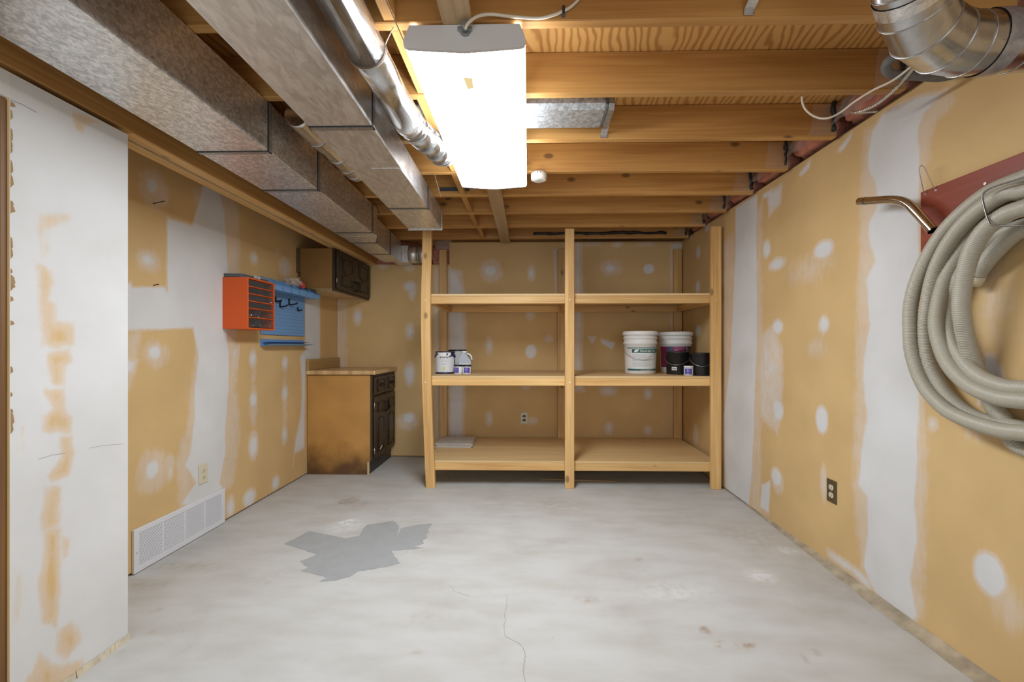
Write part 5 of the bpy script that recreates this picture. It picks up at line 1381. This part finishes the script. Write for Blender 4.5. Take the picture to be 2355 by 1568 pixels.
# tool rail
tr = thing('tool_rail', 'blue folded-steel tool rail mounted below the pegboard', 'rail', (XL+.001, 3.515, 1.118))
MB().prism([(0, .003), (.085, .018), (.085, .020), (.0015, .0055), (.0015, .056), (0, .056)], .63, lambda a, b, t: (a, -.315+t, b)).build('bent_sheet', M_BLUE, tr)
MB().prism([(.0016, .030), (.050, .036), (.050, .038), (.0016, .032)], .60, lambda a, b, t: (a, -.29+t, b)).build('inner_flange', M_BLUE, tr)
hs_ = MB()
for k in range(10): hs_.add([(.0022, -.27+.06*k+.003*math.cos(q), .048+.003*math.sin(q)) for q in [2*PI*i/6 for i in range(6)]], [(0, 1, 2, 3, 4, 5)])
hs_.build('mount_hole', plain('hole_blue', (.02, .05, .11)), tr)['kind'] = 'stuff'

# ------------------------------------------------------------------ vacuum hose on its red board
M_RED = wood('y', (.27, .055, .026), (.20, .036, .018), (.12, .02, .012), name='red_stained_board', knots=.0, rough=.4)
rb2 = thing('hose_board', 'red-stained wooden board screwed to the right wall behind the hose', 'board', (XR-.010, 1.45, 1.6))
MB().box(-.010, .0092, -.36, .318, -.118, .116).build('plank', M_RED, rb2, .002)
for y_, z_ in ((1.52, 1.66), (1.23, 1.66)):
    MB().tube([Vector((-.0125, y_-1.45, z_-1.6)), Vector((-.0098, y_-1.45, z_-1.6))], .005, 10).build('screw', M_SCREW, rb2)
o0 = Vector(rb2.location)
hk = [at(2127, 448, X=XR-.022), at(2124, 440, X=XR-.03), at(2118, 412, X=XR-.05), at(2114, 390, X=XR-.06), at(2117, 382, X=XR-.06), at(2124, 383, X=XR-.06), at(2134, 402, X=XR-.05), at(2146, 428, X=XR-.03), at(2150, 436, X=XR-.022)]
MB().tube([p-o0 for p in spline(hk, 6)], .0016, 6).build('wire_loop', M_WIRE, rb2)
ey = MB()
for u, v in ((2127, 446), (2151, 437)):
    p = at(u, v, X=XR-.022)-o0; ey.tube([p, p+Vector((.006, 0, 0))], .0045, 8)
ey.build('eye_screw', M_SCREW, rb2)
# wire rack holding the coil
XF = 1.372
hr = [at(2262, 400, X=XR-.022), at(2275, 420, X=1.47), at(2410, 395, X=XF), at(2355, 407, X=XF), at(2300, 424, X=XF), at(2272, 436, X=XF), at(2260, 448, X=XF), at(2262, 470, X=XF), at(2275, 512, X=XF), at(2288, 517, X=XF), at(2355, 518, X=XF), at(2420, 518, X=XF)]
rack = [Vector((XR-.022, hr[-1].y, hr[-1].z+.02)), Vector((XF+.02, hr[-1].y, hr[-1].z+.005))]
rk = spline([hr[3]+Vector((0, -.10, .01)), hr[3], hr[4], hr[5], hr[6], hr[7], hr[8], hr[9], hr[10], hr[10]+Vector((0, -.10, 0)), Vector((XR-.022, hr[10].y-.12, hr[10].z))], 5)
MB().tube([p-o0 for p in rk], .0028, 8).build('wire_rack', plain('rack_wire', (.23, .21, .19), .35, .8), rb2)
MB().tube([p-o0 for p in (rk[0], Vector((XR-.022, rk[0].y-.02, rk[0].z+.02)))], .0028, 8).build('rack_arm', plain('rack_wire', (.23, .21, .19)), rb2)
M_HOSE = plain('ribbed_hose', (.44, .40, .315), .42)
hose = thing('vacuum_hose', 'coiled beige ribbed vacuum hose hanging on the red board', 'hose', (1.45, 1.35, .85))
o0 = Vector(hose.location)
def strand(px, name='hose_loop', end_y=1.17, close=True, r=.0245, flip=None):
    P = [at(u, v, X=x) for u, v, x in px]
    if close:
        ya = (P[0].y+P[-1].y)/2
        ym_ = min(P[0].y, P[-1].y)-.02
        mir = [Vector((p.x, 2*ym_-p.y, p.z)) for p in P[::-1]]
        pts = spline(P+mir, 8, True)
    else: pts = spline(P, 8)
    pts = resample(pts, .00195, close)
    n = len(pts)-len(pts) % 3 if close else len(pts)
    pts = pts[:n]
    rad = [r*(1.0 if i % 3 else .86) for i in range(n)]
    return MB().tube([p-o0 for p in pts], r, 14, closed=close, radii=rad).build(name, M_HOSE, hose)
strand([(2355, 409, 1.45), (2280, 440, 1.45), (2222, 482, 1.45), (2172, 532, 1.455), (2133, 592, 1.46), (2107, 652, 1.465), (2095, 700, 1.468), (2093, 751, 1.47), (2098, 812, 1.47), (2124, 884, 1.468), (2170, 937, 1.462), (2228, 968, 1.46), (2302, 990, 1.455), (2355, 996, 1.45)])
strand([(2355, 440, 1.42), (2312, 446, 1.42), (2250, 484, 1.425), (2198, 538, 1.44), (2162, 598, 1.455), (2141, 660, 1.47), (2132, 723, 1.478), (2129, 760, 1.485), (2133, 810, 1.49), (2147, 858, 1.495), (2178, 910, 1.495), (2225, 950, 1.50), (2280, 972, 1.50), (2355, 985, 1.50)])
strand([(2355, 478, 1.40), (2312, 494, 1.40), (2266, 528, 1.405), (2236, 575, 1.41), (2219, 630, 1.415), (2211, 690, 1.42), (2213, 730, 1.43), (2221, 776, 1.45), (2236, 827, 1.475), (2258, 875, 1.495), (2285, 935, 1.505), (2313, 972, 1.508), (2355, 1032, 1.508)])
strand([(2355, 470, 1.47), (2290, 500, 1.47), (2240, 540, 1.475), (2200, 595, 1.48), (2172, 650, 1.475), (2157, 710, 1.46), (2154, 750, 1.45), (2162, 790, 1.445), (2178, 830, 1.44), (2202, 862, 1.435), (2241, 893, 1.43), (2299, 915, 1.425), (2355, 922, 1.42)])
strand([(2355, 520, 1.492), (2290, 545, 1.492), (2240, 590, 1.493), (2205, 640, 1.495), (2187, 690, 1.495), (2183, 735, 1.485), (2187, 770, 1.475), (2200, 806, 1.465), (2225, 843, 1.455), (2262, 872, 1.445), (2312, 890, 1.44), (2355, 894, 1.435)])
strand([(2420, 500, 1.49), (2355, 525, 1.49), (2320, 548, 1.49), (2285, 582, 1.492), (2258, 615, 1.50), (2247, 632, 1.50)], 'hose_tail', close=False)
a, b = at(2247, 632, X=1.50), at(2236, 652, X=1.502)
MB().tube([a-o0, b-o0], .026, 20).build('cuff', plain('cuff_cream', (.62, .54, .38), .45), hose)
# chrome wand elbow
M_CHROME = plain('chrome', (.62, .60, .57), .12, 1.)
wd = spline([at(1977, 463, X=1.43), at(2010, 461, X=1.43), at(2045, 459, X=1.43), at(2070, 461, X=1.435), at(2090, 470, X=1.44), at(2110, 490, X=1.445), at(2130, 512, X=1.45), at(2146, 530, X=1.455)], 6)
wand = thing('chrome_wand', 'bent chrome vacuum tube sticking out beside the hose coil', 'tube', tuple(wd[0]))
o0 = wd[0]
m_ = MB(); m_.tube([p-o0 for p in wd], .0165, 24, caps=False); m_.tube([p-o0 for p in wd], .0148, 24, caps=False); m_.build('tube', M_CHROME, wand)
MB().tube([wd[3]-o0, wd[3].lerp(wd[4], .35)-o0], .0182, 24, caps=False).build('collar', M_CHROME, wand)
MB().tube([wd[-2]-o0, wd[-2].lerp(wd[-1], .5)-o0], .0185, 24, caps=False).build('collar', M_CHROME, wand)

# ------------------------------------------------------------------ rough sill strip along the right wall
rs = random.Random(6); m_ = MB(); vs = []
ys = [3.2-.045*k for k in range(48)]
for y in ys:
    k = max(0., min(1., (3.1-y)/1.2)); w0 = .004+.050*k+rs.uniform(-.006, .006)*k
    vs += [(XR-w0, y, .0006), (XR-w0*.55, y, .010*k+rs.uniform(0, .004)), (XR-.0005, y, .012+.012*k+rs.uniform(0, .003))]
fs = []
for i in range(len(ys)-1):
    for j in range(2): fs.append((3*i+j, 3*i+j+1, 3*i+3+j+1, 3*i+3+j))
tag(m_.add(vs, fs).build('trim_1', plain('rough_sill', (.40, .33, .23), .85, noise=.35, nscale=14, bump=.6)), kind='structure')
